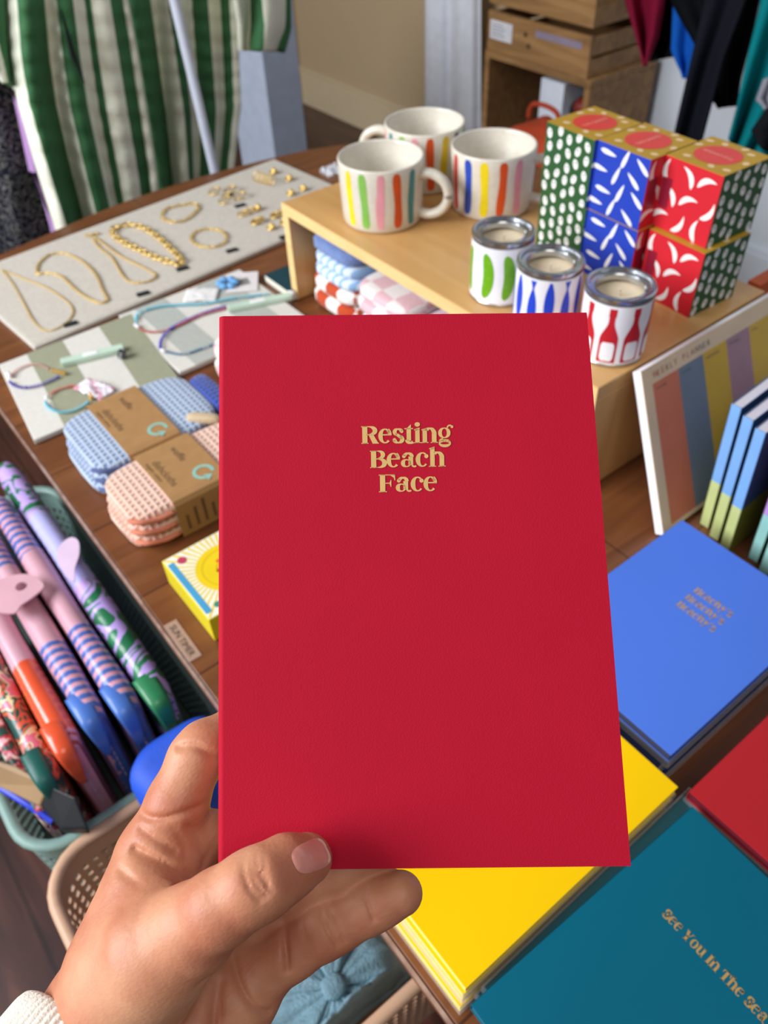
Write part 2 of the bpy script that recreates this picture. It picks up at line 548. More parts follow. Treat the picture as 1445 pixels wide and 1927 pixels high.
# ================================================================ notebooks
M_page = plain('notebook_paper', '#e9e3d3', .85, var=.03, vs=200)
GOLD = plain('gold_foil', '#cfa763', .42, .35, .5, var=.08, vs=90)
def notebook(label, x0, y0, z0, col, group=None, Lx=.148, Ly=.208, th=.010, rz=0, title=None, edge=None, sleeve=False, rough=.42, kindname='notebook'):
    r = thing(kindname, label, 'notebook', (x0, y0, z0), group)
    T = TR((x0, y0, z0), rz)
    mc = plain('cover_' + col, col, rough, 0, .4 if rough < .4 else .15, .015, 8, .12, 900, .0004)
    b = MB(T)
    b.box(0, Lx, 0, Ly, th - .0006, th); b.box(0, Lx, 0, Ly, 0, .0006); b.box(0, .0007, 0, Ly, 0, th)
    b.build('cover', mc, r, bevel=.0003)
    b = MB(T).box(.0009, Lx - .0008, .0008, Ly - .0008, .0008, th - .0008)
    b.build('page_block', plain('paper_' + edge, edge, .8, var=.04, vs=300) if edge else M_page, r)
    if title:
        b = MB(T)
        for txt, px, py, h, wd in title:
            ps, tw = word(txt)
            k = wd / tw
            b.polys(ps, lambda x, y: (px + x * k, py + y * h, th + .00015))
        b.build('title_lettering', GOLD, r)
    if sleeve:
        b = MB(T).box(-.0015, Lx + .0015, -.0015, Ly + .0015, -.0 + .0001, th - .0001)
        b.build('plastic_sleeve', clear('clear_plastic'), r)
    return r
# cornflower blue pile, shade painted into the lower covers and page edges
cb, cy_, ct, cr = '#4f7ade', '#fbca03', '#00627a', '#a8202c'
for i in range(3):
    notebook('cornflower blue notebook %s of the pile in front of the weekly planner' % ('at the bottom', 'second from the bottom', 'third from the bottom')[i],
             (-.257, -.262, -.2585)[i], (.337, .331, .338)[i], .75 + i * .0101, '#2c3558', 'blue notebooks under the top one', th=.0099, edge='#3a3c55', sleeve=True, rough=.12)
notebook('cornflower blue notebook with three rows of small gold lettering, top of its pile', -.258, .3355, .7805, cb,
         title=[("Beachy's", .061, .1425, .0078, .038), ("Beachy's", .061, .1305, .0078, .038), ("Beachy's", .061, .1185, .0078, .038)], rough=.5, edge='#3a3c55')
# yellow pile
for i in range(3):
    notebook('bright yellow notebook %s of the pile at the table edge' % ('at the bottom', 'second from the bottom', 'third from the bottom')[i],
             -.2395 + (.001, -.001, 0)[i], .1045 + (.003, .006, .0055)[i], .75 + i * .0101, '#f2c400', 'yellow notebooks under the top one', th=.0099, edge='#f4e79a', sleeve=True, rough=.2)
notebook('bright yellow notebook partly hidden by the held red notebook, top of its pile', -.2392, .1115, .7805, cy_, rough=.45, edge='#f4e79a')
# teal pile, lower covers greyed to paint in the shadow they lie in
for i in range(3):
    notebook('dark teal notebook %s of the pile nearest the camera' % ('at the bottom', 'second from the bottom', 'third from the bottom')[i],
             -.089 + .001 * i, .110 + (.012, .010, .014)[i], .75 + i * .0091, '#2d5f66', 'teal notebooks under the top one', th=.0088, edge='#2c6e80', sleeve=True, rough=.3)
notebook('dark teal notebook with gold lettering reading See You In The Sea', -.0835, .1085, .7785, ct, rz=-.035, edge='#2c6e80',
         title=[('See You In The Sea', .0350, .133, .0070, .077)], rough=.55)
# red pile
for i in range(3):
    notebook('glossy dark red notebook %s of the pile at the right edge' % ('at the bottom', 'second from the bottom', 'third from the bottom')[i],
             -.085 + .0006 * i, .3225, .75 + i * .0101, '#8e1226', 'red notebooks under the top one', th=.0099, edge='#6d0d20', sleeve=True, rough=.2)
notebook('glossy red notebook in clear wrap, top of the pile at the right edge', -.0845, .3225, .7805, '#b8262c', sleeve=False, rough=.08, edge='#6d0d20')

# ================================================================ birch riser
M_birch = wood('birch_ply', [(.2, '#c08f52'), (.5, '#cf9f62'), (.8, '#dcb075')], (2.5, 26, 2.5), .4, .15, .8)
M_birche = wood('birch_edge', [(.3, '#e6bf7e'), (.7, '#f0cf92')], (5, 5, 60), .5)
RX0, RX1, RY0, RY1, RZ = -.922, -.370, .530, .800, .89
ri = thing('wooden_riser', 'open fronted birch riser standing on the table under mugs and candles', 'riser', ((RX0 + RX1) / 2, (RY0 + RY1) / 2, .75))
MB().box(RX0, RX1, RY0, RY1, RZ - .015, RZ).build('top_board', M_birch, ri, bevel=.0015)
MB().box(RX0, RX0 + .014, RY0, RY1, .75, RZ - .0152).build('side_panel', M_birch, ri, bevel=.001)
MB().box(RX1 - .014, RX1, RY0, RY1, .75, RZ - .0152).build('side_panel', M_birch, ri, bevel=.001)
MB().box(RX0 + .0142, RX1 - .0142, RY1 - .008, RY1, .75, RZ - .0152).build('back_panel', M_birch, ri)
MB().box(RX0, RX1, RY0 - .0012, RY0 - .0001, RZ - .015, RZ).box(RX0, RX0 + .014, RY0 - .0012, RY0 - .0001, .75, RZ - .015).box(RX1 - .014, RX1, RY0 - .0012, RY0 - .0001, .75, RZ - .015).build('edge_veneer', M_birche, ri)

# ================================================================ striped mugs
M_glaze = plain('cream_speckle_glaze', '#dcd5c6', .28, 0, .5, .05, 160, coat=.3)
M_rim = plain('bare_rim', '#cdb69a', .5)
STR = {k: plain('paint_' + k, v, .35, 0, .5, .1, 60) for k, v in dict(yellow='#ecd41a', green='#86bf55', pink='#eba0ac', orange='#d9521f', teal='#3f8a90', blue='#2c4db5', red='#c4433f', mustard='#d8b81b', navy='#27305e').items()}
def mug(label, x, y, z, hdir, stripes, H=.079, R1=.0535, R0=.0505):
    """hdir: direction the handle points; stripes: (angle, colour)"""
    r = thing('striped_mug', label, 'mug', (x, y, z), 'striped mugs on the riser')
    T = TR((x, y, z))
    rad = lambda h: R0 + (R1 - R0) * h / H
    prof = [(.0, 0), (R0 - .006, 0), (R0 - .002, .0012), (R0, .005)] + [(rad(h), h) for h in (.02, .04, .06, H - .002)] + [(R1 - .0008, H - .0004), (R1 - .002, H), (R1 - .0036, H - .0008), (R1 - .0044, H - .003), (R0 - .004, .012), (R0 - .012, .007), (0, .006)]
    b = MB(T).lathe(prof, 72, cap=False)
    b.build('cup', M_glaze, r, smooth=True, angle=60)
    ang = math.atan2(hdir[1], hdir[0])
    T2 = T @ Matrix.Rotation(ang, 4, 'Z')
    pts = spline([(R1 - .004, 0, .061), (R1 + .012, 0, .0635), (R1 + .028, 0, .055), (R1 + .034, 0, .038), (R1 + .027, 0, .022), (R1 + .012, 0, .0135), (R0 - .003, 0, .0135)], 8)
    MB(T2).tube(pts, .0066, 14, flat=.9).build('handle', M_glaze, r, smooth=True, angle=180)
    for k, (a, c) in enumerate(stripes):
        ph, w0 = random.random() * 6, .005
        b = MB(T)
        def fn(u, v, a=a, ph=ph):
            h = .0075 + v * (H - .0115)
            e = (1 - abs(2 * v - 1) ** 14)
            aa = a + .02 * math.sin(4 * v + ph) + (2 * u - 1) * (w0 + .0004 * math.sin(9 * v + ph)) / rad(h) * (.55 + .45 * e)
            q = rad(h) + .00018
            return (q * math.cos(aa), q * math.sin(aa), h)
        b.grid(5, 18, fn, 0)
        b.build('painted_stripe', STR[c], r, smooth=True, angle=180)
    return r
def pxy(p): return (p.x, p.y)
def camang(x, y): return math.atan2(-y, -x)           # direction from (x, y) towards the camera
def seq(x, y, off, cols, step=.175 * 2, start=-2.4):
    c0 = camang(x, y)
    return [(c0 + (start + i) * step + off, c) for i, c in enumerate(cols)]
m1 = W(716, 291, RZ + .079); m2 = W(799, 227, RZ + .079); m3 = W(930, 269, RZ + .079)
imgR = Vector((RIGHT.x, RIGHT.y, 0)).normalized()
imgD = Vector((-FWD.x, -FWD.y, 0)).normalized()
mug('cream mug striped yellow green pink orange teal, handle right, front left of riser', m1.x, m1.y, RZ, (imgR * .93 + imgD * .36), seq(m1.x, m1.y, .12, ['yellow', 'green', 'pink', 'orange', 'teal', 'navy', 'red', 'mustard', 'blue', 'green', 'pink', 'orange', 'teal', 'blue'][:5], .40) + seq(m1.x, m1.y, .12 + 2.9, ['red', 'blue', 'mustard', 'orange', 'green', 'navy'], .40))
mug('cream striped mug at the back with its handle pointing left', m2.x, m2.y, RZ, (-imgR * .96 - imgD * .3), seq(m2.x, m2.y, .0, ['pink', 'teal', 'green', 'pink', 'orange', 'mustard', 'navy', 'green'], .37, -3.6))
mug('cream mug striped red blue yellow orange pink, handle towards the green box', m3.x, m3.y, RZ, (imgR * .95 + imgD * .22), seq(m3.x, m3.y, -.05, ['red', 'blue', 'yellow', 'orange', 'pink'], .42, -2.3) + seq(m3.x, m3.y, 2.8, ['green', 'navy', 'mustard', 'teal', 'red'], .42))

# ================================================================ candle tins
M_tin = plain('brushed_tin', '#b9bcc0', .22, .95, .5, .05, 60)
M_wax = plain('cream_wax', '#ecd9ba', .45, 0, .4, .02, 40, sss=.3)
M_lab = plain('white_label', '#f2f2f6', .35)
def candle(label, x, y, z, art, face):
    R_, H = .0328, .074
    r = thing('candle_tin', label, 'candle', (x, y, z), None)
    T = TR((x, y, z), face)
    MB(T).lathe([(0, 0), (R_ - .0008, 0), (R_, .0012), (R_, .0035), (R_ - .0008, .0045), (R_ - .0008, H - .006), (R_ + .0002, H - .005), (R_ + .0008, H - .0035), (R_ + .0006, H - .001), (R_ - .001, H), (R_ - .0035, H - .0006), (R_ - .0045, H - .0035), (R_ - .008, H - .004), (R_ - .0095, H - .0028), (R_ - .0105, H - .004), (R_ - .0105, H - .009), (R_ - .002, H - .011), (R_ - .0015, .006), (0, .005)], 72, cap=False).build('tin_body', M_tin, r, smooth=True, angle=35)
    MB(T).lathe([(0, H - .0135), (.010, H - .0137), (.0221, H - .0125), (R_ - .0022, H - .0125), (R_ - .0022, .008)], 48, cap=False).build('wax', M_wax, r, smooth=True)
    MB(T).tube([(0, 0, H - .0135), (.0004, .0005, H - .009), (.0015, 0, H - .0055)], .0009, 8).build('wick', plain('wick', '#d8ccb4', .9), r, smooth=True)
    rl = R_ + .0001
    b = MB(T)
    b.grid(72, 2, lambda u, v: (rl * math.cos(2 * math.pi * u), rl * math.sin(2 * math.pi * u), .0045 + v * (H - .0115)), 0, wu=True)
    b.build('paper_label', M_lab, r, smooth=True)
    def mp(q): return lambda sx, h: ((rl + q) * math.cos(sx / rl), (rl + q) * math.sin(sx / rl), h)
    n = 12 if art == 'sardine' else 9
    cm = {'pickle': ['#6fae1c', '#93cc45'], 'sardine': ['#2448cf', '#5f7ae0'], 'ketchup': ['#c31f2c', '#f4f3f6']}[art]
    b = MB(T)
    per = 2 * math.pi * rl
    for k in range(n):
        s0 = per * k / n
        if art == 'pickle':
            bend = (-1) ** k * .0026
            def fn(u, v, s0=s0, bend=bend):
                h = .009 + v * .052
                wd = .0062 * (1 - abs(2 * v - 1) ** 3.2) ** .5
                return mp(.0002)(s0 + bend * math.sin(math.pi * v) * 1.6 + (2 * u - 1) * wd, h)
            b.grid(5, 20, fn, 0)
            for t in range(5):
                cx_ = s0 + bend + .0022 * (-1) ** t
                b.polys([[(cx_ + .0011 * math.cos(a), .017 + t * .0085 + .0008 * math.sin(a)) for a in [j * .785 for j in range(8)]]], mp(.0004), 1)
        elif art == 'sardine':
            up = k % 2
            def fn(u, v, s0=s0, up=up):
                vv = v if up else 1 - v
                h = .006 + vv * .059
                prof_ = .0046 * (max(0, 1 - abs((v - .42) / .45) ** 2.2) if v < .87 else 0) + (.0028 * max(0, (v - .84) / .16) if v > .82 else 0) + .0004
                return mp(.0002)(s0 + (2 * u - 1) * prof_, h)
            b.grid(5, 26, fn, 0)
        else:
            def fn(u, v, s0=s0):
                h = .0065 + v * .058
                if v < .42: wd = .0088
                elif v < .78: wd = .0088 - (.0088 - .0028) * (1 - math.cos((v - .42) / .36 * math.pi)) / 2
                elif v < .86: wd = .0028
                else: wd = .0034
                return mp(.0002)(s0 + (2 * u - 1) * wd, h)
            b.grid(7, 40, fn, 0)
            b.grid(7, 12, lambda u, v, s0=s0: mp(.0006)(s0 + (2 * u - 1) * .0064 * (1 - .3 * abs(2 * v - 1) ** 6), .0085 + v * .0205), 1)
    b.build('label_artwork', [plain('art_' + c, c, .4, var=.02) for c in cm], r, smooth=True, angle=180)
for lab, px, py, art, off in (('candle tin with green gherkins on its white label', 948, 432, 'pickle', .18), ('candle tin with blue fish on its white label', 1037, 487, 'sardine', .1), ('candle tin with red sauce bottles on its white label', 1169, 533, 'ketchup', -.05)):
    p = W(px, py, RZ + .0735)
    candle(lab, p.x, p.y, RZ, art, camang(p.x, p.y) + off)

# ================================================================ patterned candle boxes
BX = dict(olive='#2f5a33', sardine='#2743b4', pepper='#cf2733', gold='#b8912c', dot='#d8322c', cream='#e6c79a')
BM = {k: plain('carton_' + k, v, .5, 0, .2, .02, 40) for k, v in BX.items()}
BMW = plain('carton_white', '#f3f2ee', .4)
BMG = plain('carton_grey', '#9aa6a0', .5)
BMR = plain('carton_maroon', '#8c1630', .4)
BMC = plain('carton_raw', '#b59a70', .8)
def carton_build(label, near, z0, leftdir, arts, seed, open_top=False, S=.0705, H=.0715, text=True):
    rnd = random.Random(seed)
    L = Vector((leftdir[0], leftdir[1], 0)).normalized()
    Rr = Vector((L.y, -L.x, 0))
    if Rr.dot(imgR) < 0: Rr = -Rr
    n = Vector((near[0], near[1], z0))
    c = n + (L + Rr) * S / 2
    r = thing('candle_box', label, 'box', (c.x, c.y, z0), 'patterned candle boxes on the riser')
    faces = [(n + L * S, -L, arts[0]), (n, Rr, arts[1]), (n + Rr * S, L, arts[2]), (n + (L + Rr) * S, -Rr, arts[3])]
    b = MB()
    names = ['olive', 'sardine', 'pepper']
    mats = [BM['olive'], BM['sardine'], BM['pepper'], BM['gold'], BMC]
    q = [n + L * S, n, n + Rr * S, n + (L + Rr) * S]
    for k in range(4):
        a_, b_ = q[k], q[(k + 1) % 4]
        z = Vector((0, 0, H))
        b.add([a_, b_, b_ + z, a_ + z], [(0, 1, 2, 3)], names.index(arts[k]))
    b.add(q, [(3, 2, 1, 0)], 4)
    b.build('carton', mats, r)
    t = MB()
    z = Vector((0, 0, H))
    e = .0004
    tt = [q[0] + z, q[1] + z, q[2] + z, q[3] + z]
    t.add(tt + [p + Vector((0, 0, e)) for p in tt], [(0, 1, 2, 3)[::-1], (4, 5, 6, 7), (0, 1, 5, 4), (1, 2, 6, 5), (2, 3, 7, 6), (3, 0, 4, 7)])
    fl = t.build('top_flap', BM['gold'], r)
    art = MB()
    def mpf(o_, d_, nrm):
        return lambda x, y: o_ + d_ * (x * S) + Vector((0, 0, 1)) * (y * H) + nrm * .0002
    def mpf2(o_, d_, nrm):
        return lambda x, y: o_ + d_ * (x * S) + Vector((0, 0, 1)) * (y * H) + nrm * .0004
    def ell(cx, cy, rx, ry, a=0, k=14, d=0):
        return [(cx + d + rx * math.cos(j * 2 * math.pi / k) * math.cos(a) - ry * math.sin(j * 2 * math.pi / k) * math.sin(a), cy + rx * math.cos(j * 2 * math.pi / k) * math.sin(a) + ry * math.sin(j * 2 * math.pi / k) * math.cos(a)) for j in range(k)]
    def cres(cx, cy, ln, wd, a, bend):
        out, prev = [], None
        for j in range(11):
            s_ = j / 10 * 2 - 1
            x = s_ * ln; y = bend * (1 - s_ * s_)
            h_ = wd * (1 - s_ * s_) ** .6 * (1 - .45 * s_) + .002
            A = (x, y + h_); Bq = (x, y - h_)
            T_ = lambda p: (cx + p[0] * math.cos(a) - p[1] * math.sin(a), cy + p[0] * math.sin(a) + p[1] * math.cos(a))
            A, Bq = T_(A), T_(Bq)
            if prev: out.append([prev[1], Bq, A, prev[0]])
            prev = (A, Bq)
        return out
    for o_, d_, kind in faces:
        nrm = d_.cross(Vector((0, 0, 1))).normalized()
        m1_, m2_ = mpf(o_, d_, nrm), mpf2(o_, d_, nrm)
        clipf = lambda ps: [[(min(max(x, .0), 1), min(max(y, .0), 1)) for x, y in p] for p in ps if any(0 < x < 1 and 0 < y < 1 for x, y in p)]
        if kind == 'olive':
            for j in range(5):
                for i in range(5):
                    cx = .1 + i * .2 + rnd.uniform(-.025, .025); cy = .1 + j * .2 + (i % 2) * .09 - .04 + rnd.uniform(-.02, .02)
                    a = rnd.uniform(-.5, .5)
                    art.polys(clipf([ell(cx, cy, .052, .075, a)]), m1_, 0)
                    if 0 < cx < 1 and 0 < cy + .02 < 1: art.polys(clipf([ell(cx, cy + .022, .019, .024, a, 8)]), m2_, 1)
        elif kind == 'sardine':
            for j in range(4):
                for i in range(3):
                    cx = .18 + i * .32 + (j % 2) * .12 - .06; cy = .13 + j * .25 + rnd.uniform(-.03, .03)
                    art.polys(clipf(cres(cx, cy, .15, .03, 1.2 + ((i * 7 + j * 5) % 5 - 2) * .65, .0)), m1_, 0)
        else:
            for j in range(3):
                for i in range(3):
                    cx = .17 + i * .33 + (j % 2) * .1 - .05; cy = .17 + j * .32
                    art.polys(clipf(cres(cx, cy, .16, .036, 1.3 + ((i * 5 + j * 3) % 4 - 1.5) * .6, .06 * (-1) ** (i + j))), m1_, 0)
            art.polys(clipf([[(.06, .3), (.22, .3), (.22, .72), (.06, .72)]]), m2_, 2)
    art.build('printed_pattern', [BMW, BMG, BMR], r)
    # lid print
    g = MB()
    up = Vector((0, 0, 1))
    mt = lambda dz: (lambda x, y: n + L * (y * S) + Rr * (x * S) + up * (H + e + dz))
    for k in range(16):
        a = k * .3927 + .1
        rr_ = .42 + .05 * math.sin(k * 4)
        x, y = .5 + rr_ * math.cos(a) * (1.12 if abs(math.cos(a)) > .5 else 1), .5 + rr_ * math.sin(a) * (1.12 if abs(math.sin(a)) > .5 else 1)
        if .05 < x < .95 and .05 < y < .95:
            g.polys([ell(x, y, .062, .045, a * 2)], mt(.0002), 1)
    g.polys([ell(.5, .5, .33, .33, 0, 36)], mt(.0003), 0)
    ps, wd = builtin_text('TWO CANDLES', .07)
    g.polys([[(.5 - wd / 2 + x, .52 + y * 1.2 - .05) for x, y in p] for p in ps], (lambda x, y: mt(.0006)(1 - y, x)) if text == 2 else mt(.0006), 2)
    g.build('printed_lid', [plain('lid_dot', '#d9352c', .4), BM['cream'], plain('lid_text', '#f0b9a0', .5)], fl)
    return r
Z1, Z2 = RZ + .0722, RZ + .144
def near_at(px, py, z):
    p = W(px, py, z); return (p.x, p.y)
g1 = near_at(1120, 264, Z2); b1 = near_at(1226, 301, Z2); r1 = near_at(1363, 332, Z2)
gl = near_at(1032, 229, Z2); bl = near_at(1125, 262, Z2); rl_ = near_at(1248, 288, Z2)
for nm, nn, ll, arts, sd in (('green', g1, gl, ('olive', 'sardine', 'pepper', 'sardine'), 1), ('blue', b1, bl, ('sardine', 'pepper', 'olive', 'pepper'), 2), ('red', r1, rl_, ('pepper', 'olive', 'sardine', 'olive'), 3)):
    ld = (ll[0] - nn[0], ll[1] - nn[1])
    desc = {'green': 'green candle box printed with olives', 'blue': 'blue candle box printed with fish', 'red': 'red candle box printed with chillies'}[nm]
    carton_build(desc + ', upper one of its stack', nn, RZ + .0722, ld, arts, sd, text=2 if nm == 'red' else 1)
    off = {'green': (.001, .001), 'blue': (.0015, -.001), 'red': (.006, -.008)}[nm]
    carton_build(desc + ', lower one of its stack', (nn[0] + off[0], nn[1] + off[1]), RZ, ld, arts, sd + 5)

# ================================================================ weekly planner leaning on the riser
def quad(b, A, B, C_, D_, th, n, m=0):
    b.hexa([A, B, C_, D_], [p + n * th for p in (A, B, C_, D_)], m)
px0, pw, ph_ = .556, .297, .165
lean_b, lean_t = Vector((-.272, .545, .7565)), Vector((-.356, .572, .897))
upv = (lean_t - lean_b)
upn = upv.normalized()
ydir = Vector((0, 1, 0))
pn = ydir.cross(upn).normalized()
if pn.x < 0: pn = -pn
pl_ = thing('weekly_planner', 'weekly planner pad with coloured day columns leaning on the riser end', 'planner', tuple((lean_b + lean_t) / 2 + ydir * .15 - Vector((0, 0, .07))))
th_ = .010
b = MB(); quad(b, lean_b - pn * th_, lean_b - pn * th_ + ydir * pw, lean_t - pn * th_ + ydir * pw, lean_t - pn * th_, th_ - .001, pn, 0)
b.build('paper_block', plain('planner_paper_edge', '#f4f4fa', .6), pl_)
def pmap(u, v, e=0): return lean_b + ydir * (u * pw) + upv * v + pn * e
b = MB(); quad(b, pmap(0, 0, -.001), pmap(1, 0, -.001), pmap(1, 1, -.001), pmap(0, 1, -.001), .001, pn)
b.build('top_sheet', plain('planner_beige', '#dcc3a4', .6), pl_)
dayc = ['#cd6c4b', '#67788f', '#cda50c', '#a3788c', '#cda50c', '#cd6c4b', '#67788f']
b = MB()
wd_ = .131
for k, c in enumerate(dayc):
    u0, u1 = .045 + k * wd_, .045 + (k + 1) * wd_
    b.polys([[(u0, .03), (u1, .03), (u1, .895), (u0, .895)]], lambda u, v: pmap(u, v, .0002), k)
b.build('day_columns', [plain('day_%d' % k, c, .6) for k, c in enumerate(dayc)], pl_)
b = MB()
u = .05
pal = [0, 0, 0, 1, 1, 1, 3, 0, 0, 1, 1, 2, 2, 3]
for k, ch in enumerate('WEEKLY PLANNER'):
    ps, wd = builtin_text(ch, .052)
    b.polys([[(u + x * .5, .925 + y) for x, y in p] for p in ps], lambda u_, v: pmap(u_, v, .0003), pal[k])
    u += .022
for k, dn in enumerate(['monday', 'tuesday', 'wednesday', 'thursday', 'friday']):
    ps, wd = builtin_text(dn, .03)
    b.polys([[(.06 + k * wd_ + x * .55, .85 + y) for x, y in p] for p in ps], lambda u_, v: pmap(u_, v, .0003), 3)
b.build('header_lettering', [plain('ink_%d' % k, c, .5) for k, c in enumerate(['#b5503a', '#8f4f45', '#56708a', '#4e4a44'])], pl_)
b = MB(); quad(b, pmap(0, 0, .0006), pmap(1, 0, .0006), pmap(1, 1, .0006), pmap(0, 1, .0006), .0002, pn)
b.build('clear_wrap', clear('clear_wrap', alpha=.03), pl_)

# ================================================================ upright journals
def upright(label, x, y, zb, c_top, c_bot, c_cover, group, H=.158, L=.21, th=.0105, tilt=-.02):
    r = thing('upright_journal', label, 'notebook', (x, y, zb), group)
    T = TR((x, y, zb), 0, 0, tilt) @ Matrix.Rotation(.08, 4, 'X')
    s = .60
    b = MB(T)
    b.box(0, th, 0, .0008, H * (1 - s), H, 0); b.box(0, th, 0, .0008, 0, H * (1 - s), 1)
    b.box(th - .0006, th, 0, L, H * (1 - s), H, 2); b.box(th - .0006, th, 0, L, 0, H * (1 - s), 3)
    b.box(0, .0006, 0, L, H * (1 - s), H, 2); b.box(0, .0006, 0, L, 0, H * (1 - s), 3)
    b.build('cover', [plain('jc_' + c, c, .35, coat=.2) for c in (c_top, c_bot, c_cover[0], c_cover[1])], r)
    MB(T).box(.0008, th - .0008, .001, L - .002, .001, H - .001).build('page_block', plain('cool_paper', '#c9c4cf', .8, var=.05, vs=400), r)
    return r
for i, dsc in enumerate(('farthest from the camera', 'in the middle', 'nearest the camera')):
    upright('blue and lime spined journal standing by the planner, %s' % dsc, -.262 + i * .0165, .592 - i * .007, .7505, '#7fb0e8', '#c9d48e', ('#34517c', '#7a7a2c'), 'blue and lime journals standing by the planner')
for i, dsc in enumerate(('left', 'right')):
    upright('lilac and mint spined journal standing at the right edge, %s one of the pair' % dsc, -.2035 + i * .0165, .589 - i * .008, .7505, '#c49ae0', '#9bd3cd', ('#8a2c50', '#3d5a3c'), 'lilac and mint journals at the right edge')

# ================================================================ linen jewellery board and its jewellery
M_linen = plain('linen_board', '#cfc8bd', .92, var=.06, vs=120, bump=.3, bs=500)
ang_b = math.atan2(-.084, 1)
nb = Vector((-1.034, .182, 0)); dv = Vector((-.084, 1, 0)).normalized(); du = Vector((-1, -.084, 0)).normalized()
bp = [nb, nb + dv * .62, nb + dv * .62 + du * .275, nb + du * .275]
bo = thing('jewellery_board', 'large rectangular linen covered board displaying gold jewellery', 'display board', (-1.18, .47, .75))
MB().prism([(p.x, p.y) for p in bp], .75, .7565).build('board', M_linen, bo, bevel=.001)
in_ = [nb + dv * .004 + du * .004, nb + dv * .616 + du * .004, nb + dv * .616 + du * .271, nb + dv * .004 + du * .271]
MB().prism([(p.x, p.y) for p in in_], .7565, .7572).build('linen_pad', plain('linen_top', '#c9c1b5', .95, var=.08, vs=200, bump=.4, bs=700), bo)
ZB = .7576
GLD = plain('polished_gold', '#ecca7c', .34, .8, .6, .05, 200)
def c4(x, y): return W(x / 2.331, 280 + y / 2.331, ZB)
def chain(path, link, wire, closed=False, b=None, squash=.62, twist=True):
    b = b or MB()
    P = spline(path, 14, closed)
    acc, last, k = 0, P[0], 0
    for i in range(1, len(P)):
        seg = (P[i] - P[i - 1]).length
        acc += seg
        if acc >= link * .9:
            acc = 0
            t = (P[i] - P[i - 1]).normalized()
            nrm = Vector((-t.y, t.x, 0))
            c = P[i] + Vector((0, 0, wire * 1.2))
            tw = (.5 if k % 2 else -.5) if twist else 0
            pts = []
            for j in range(10):
                a = j * .6283
                pts.append(c + t * math.cos(a) * link * .55 + nrm * math.sin(a) * link * .55 * squash * math.cos(tw) + Vector((0, 0, 1)) * (math.sin(a) * link * .5 * squash * math.sin(tw) * .5 + wire * .6))
            b.tube(pts, wire, 5, closed=True)
            k += 1
    return b
def jewel(name, b, label, cat, group=None):
    o = b.build(name, GLD, smooth=True, angle=180)
    return tag(o, label, cat, group)
jewel('necklace', chain([c4(*p) for p in ((5, 528), (60, 600), (110, 690), (150, 760), (200, 800), (262, 785), (312, 742), (318, 700), (280, 660), (200, 610), (100, 570), (22, 537))], .0034, .0006), 'fine gold chain necklace in a long loop, left end of the linen board', 'necklace')
jewel('necklace', chain([c4(*p) for p in ((165, 550), (170, 510), (215, 470), (280, 462), (350, 490), (400, 530), (430, 570), (450, 620), (472, 665), (440, 680), (390, 660), (350, 635), (310, 600), (280, 570), (240, 553), (190, 548))], .0075, .0009, True, squash=.42), 'gold paperclip link necklace laid in a wide loop', 'necklace')
b = chain([c4(*p) for p in ((405, 396), (440, 440), (490, 480), (540, 560), (580, 590), (650, 585), (685, 560), (640, 530), (540, 480), (470, 430), (410, 388))], .0038, .0009)
chain([c4(365, 386), c4(400, 383), c4(430, 376)], .005, .0012, b=b)
jewel('necklace', b, 'gold rope necklace lying in a narrow doubled loop', 'necklace')
jewel('necklace', chain([c4(*p) for p in ((500, 385), (505, 355), (570, 340), (640, 358), (700, 400), (745, 440), (795, 492), (780, 512), (700, 490), (620, 455), (550, 420))], .0125, .0019, True, squash=.7), 'chunky gold curb chain necklace on the linen board', 'necklace')
b = chain([c4(*p) for p in ((712, 300), (730, 268), (800, 250), (858, 245), (868, 270), (820, 312), (775, 325), (730, 318))], .009, .0011, True, squash=.55)
jewel('bracelet', b, 'gold link bracelet nearer the back edge of the linen board', 'bracelet')
b = chain([c4(918 + 78 * math.cos(a), 395 + 40 * math.sin(a)) for a in [k * .449 for k in range(14)]], .009, .0010, True, squash=.5)
jewel('bracelet', b, 'gold oval link bracelet near the front edge of the linen board', 'bracelet')
def hoop(p, r, wire, b, tiltv=0, n=16):
    pts = [p + Vector((math.cos(a) * r, math.sin(a) * r * math.cos(tiltv), wire + (1 + math.sin(a)) * r * math.sin(tiltv))) for a in [k * 2 * math.pi / n for k in range(n)]]
    return b.tube(pts, wire, 6, closed=True)
for k in range(5):
    b = MB(); hoop(c4(1125 + k * 17, 138 + k * 5), .0085, .0010, b, .9)
    jewel('finger_ring', b, 'one thin ring of the slanting gold row on the linen board', 'ring', 'row of rings on the linen board')
studs = [(1200, 108, 'round gold stud earring nearest the back corner of the linen board'), (1268, 138, 'gold knot earring right of the ring row'), (1275, 203, 'small gold earring beside the riser corner, left one'), (1330, 182, 'small gold earring beside the riser corner, right one'),
         (1062, 292, 'gold hoop earring in the middle cluster, leftmost'), (1092, 280, 'gold hoop earring in the middle cluster, second from the left'), (1130, 268, 'domed gold earring at the top of the middle cluster'), (1215, 297, 'wide gold earring at the right of the middle cluster'), (1130, 325, 'wide gold earring low in the middle cluster'), (1190, 352, 'gold knot earring lowest in the cluster'),
         (940, 195, 'pale gold hoop left of the black tags'), (1010, 188, 'pale gold hoop behind the black tag'), (985, 235, 'pale gold hoop in front of the black tag'), (1052, 215, 'pale gold hoop right of the black tag'), (1252, 330, 'gold earring half behind the riser leg')]
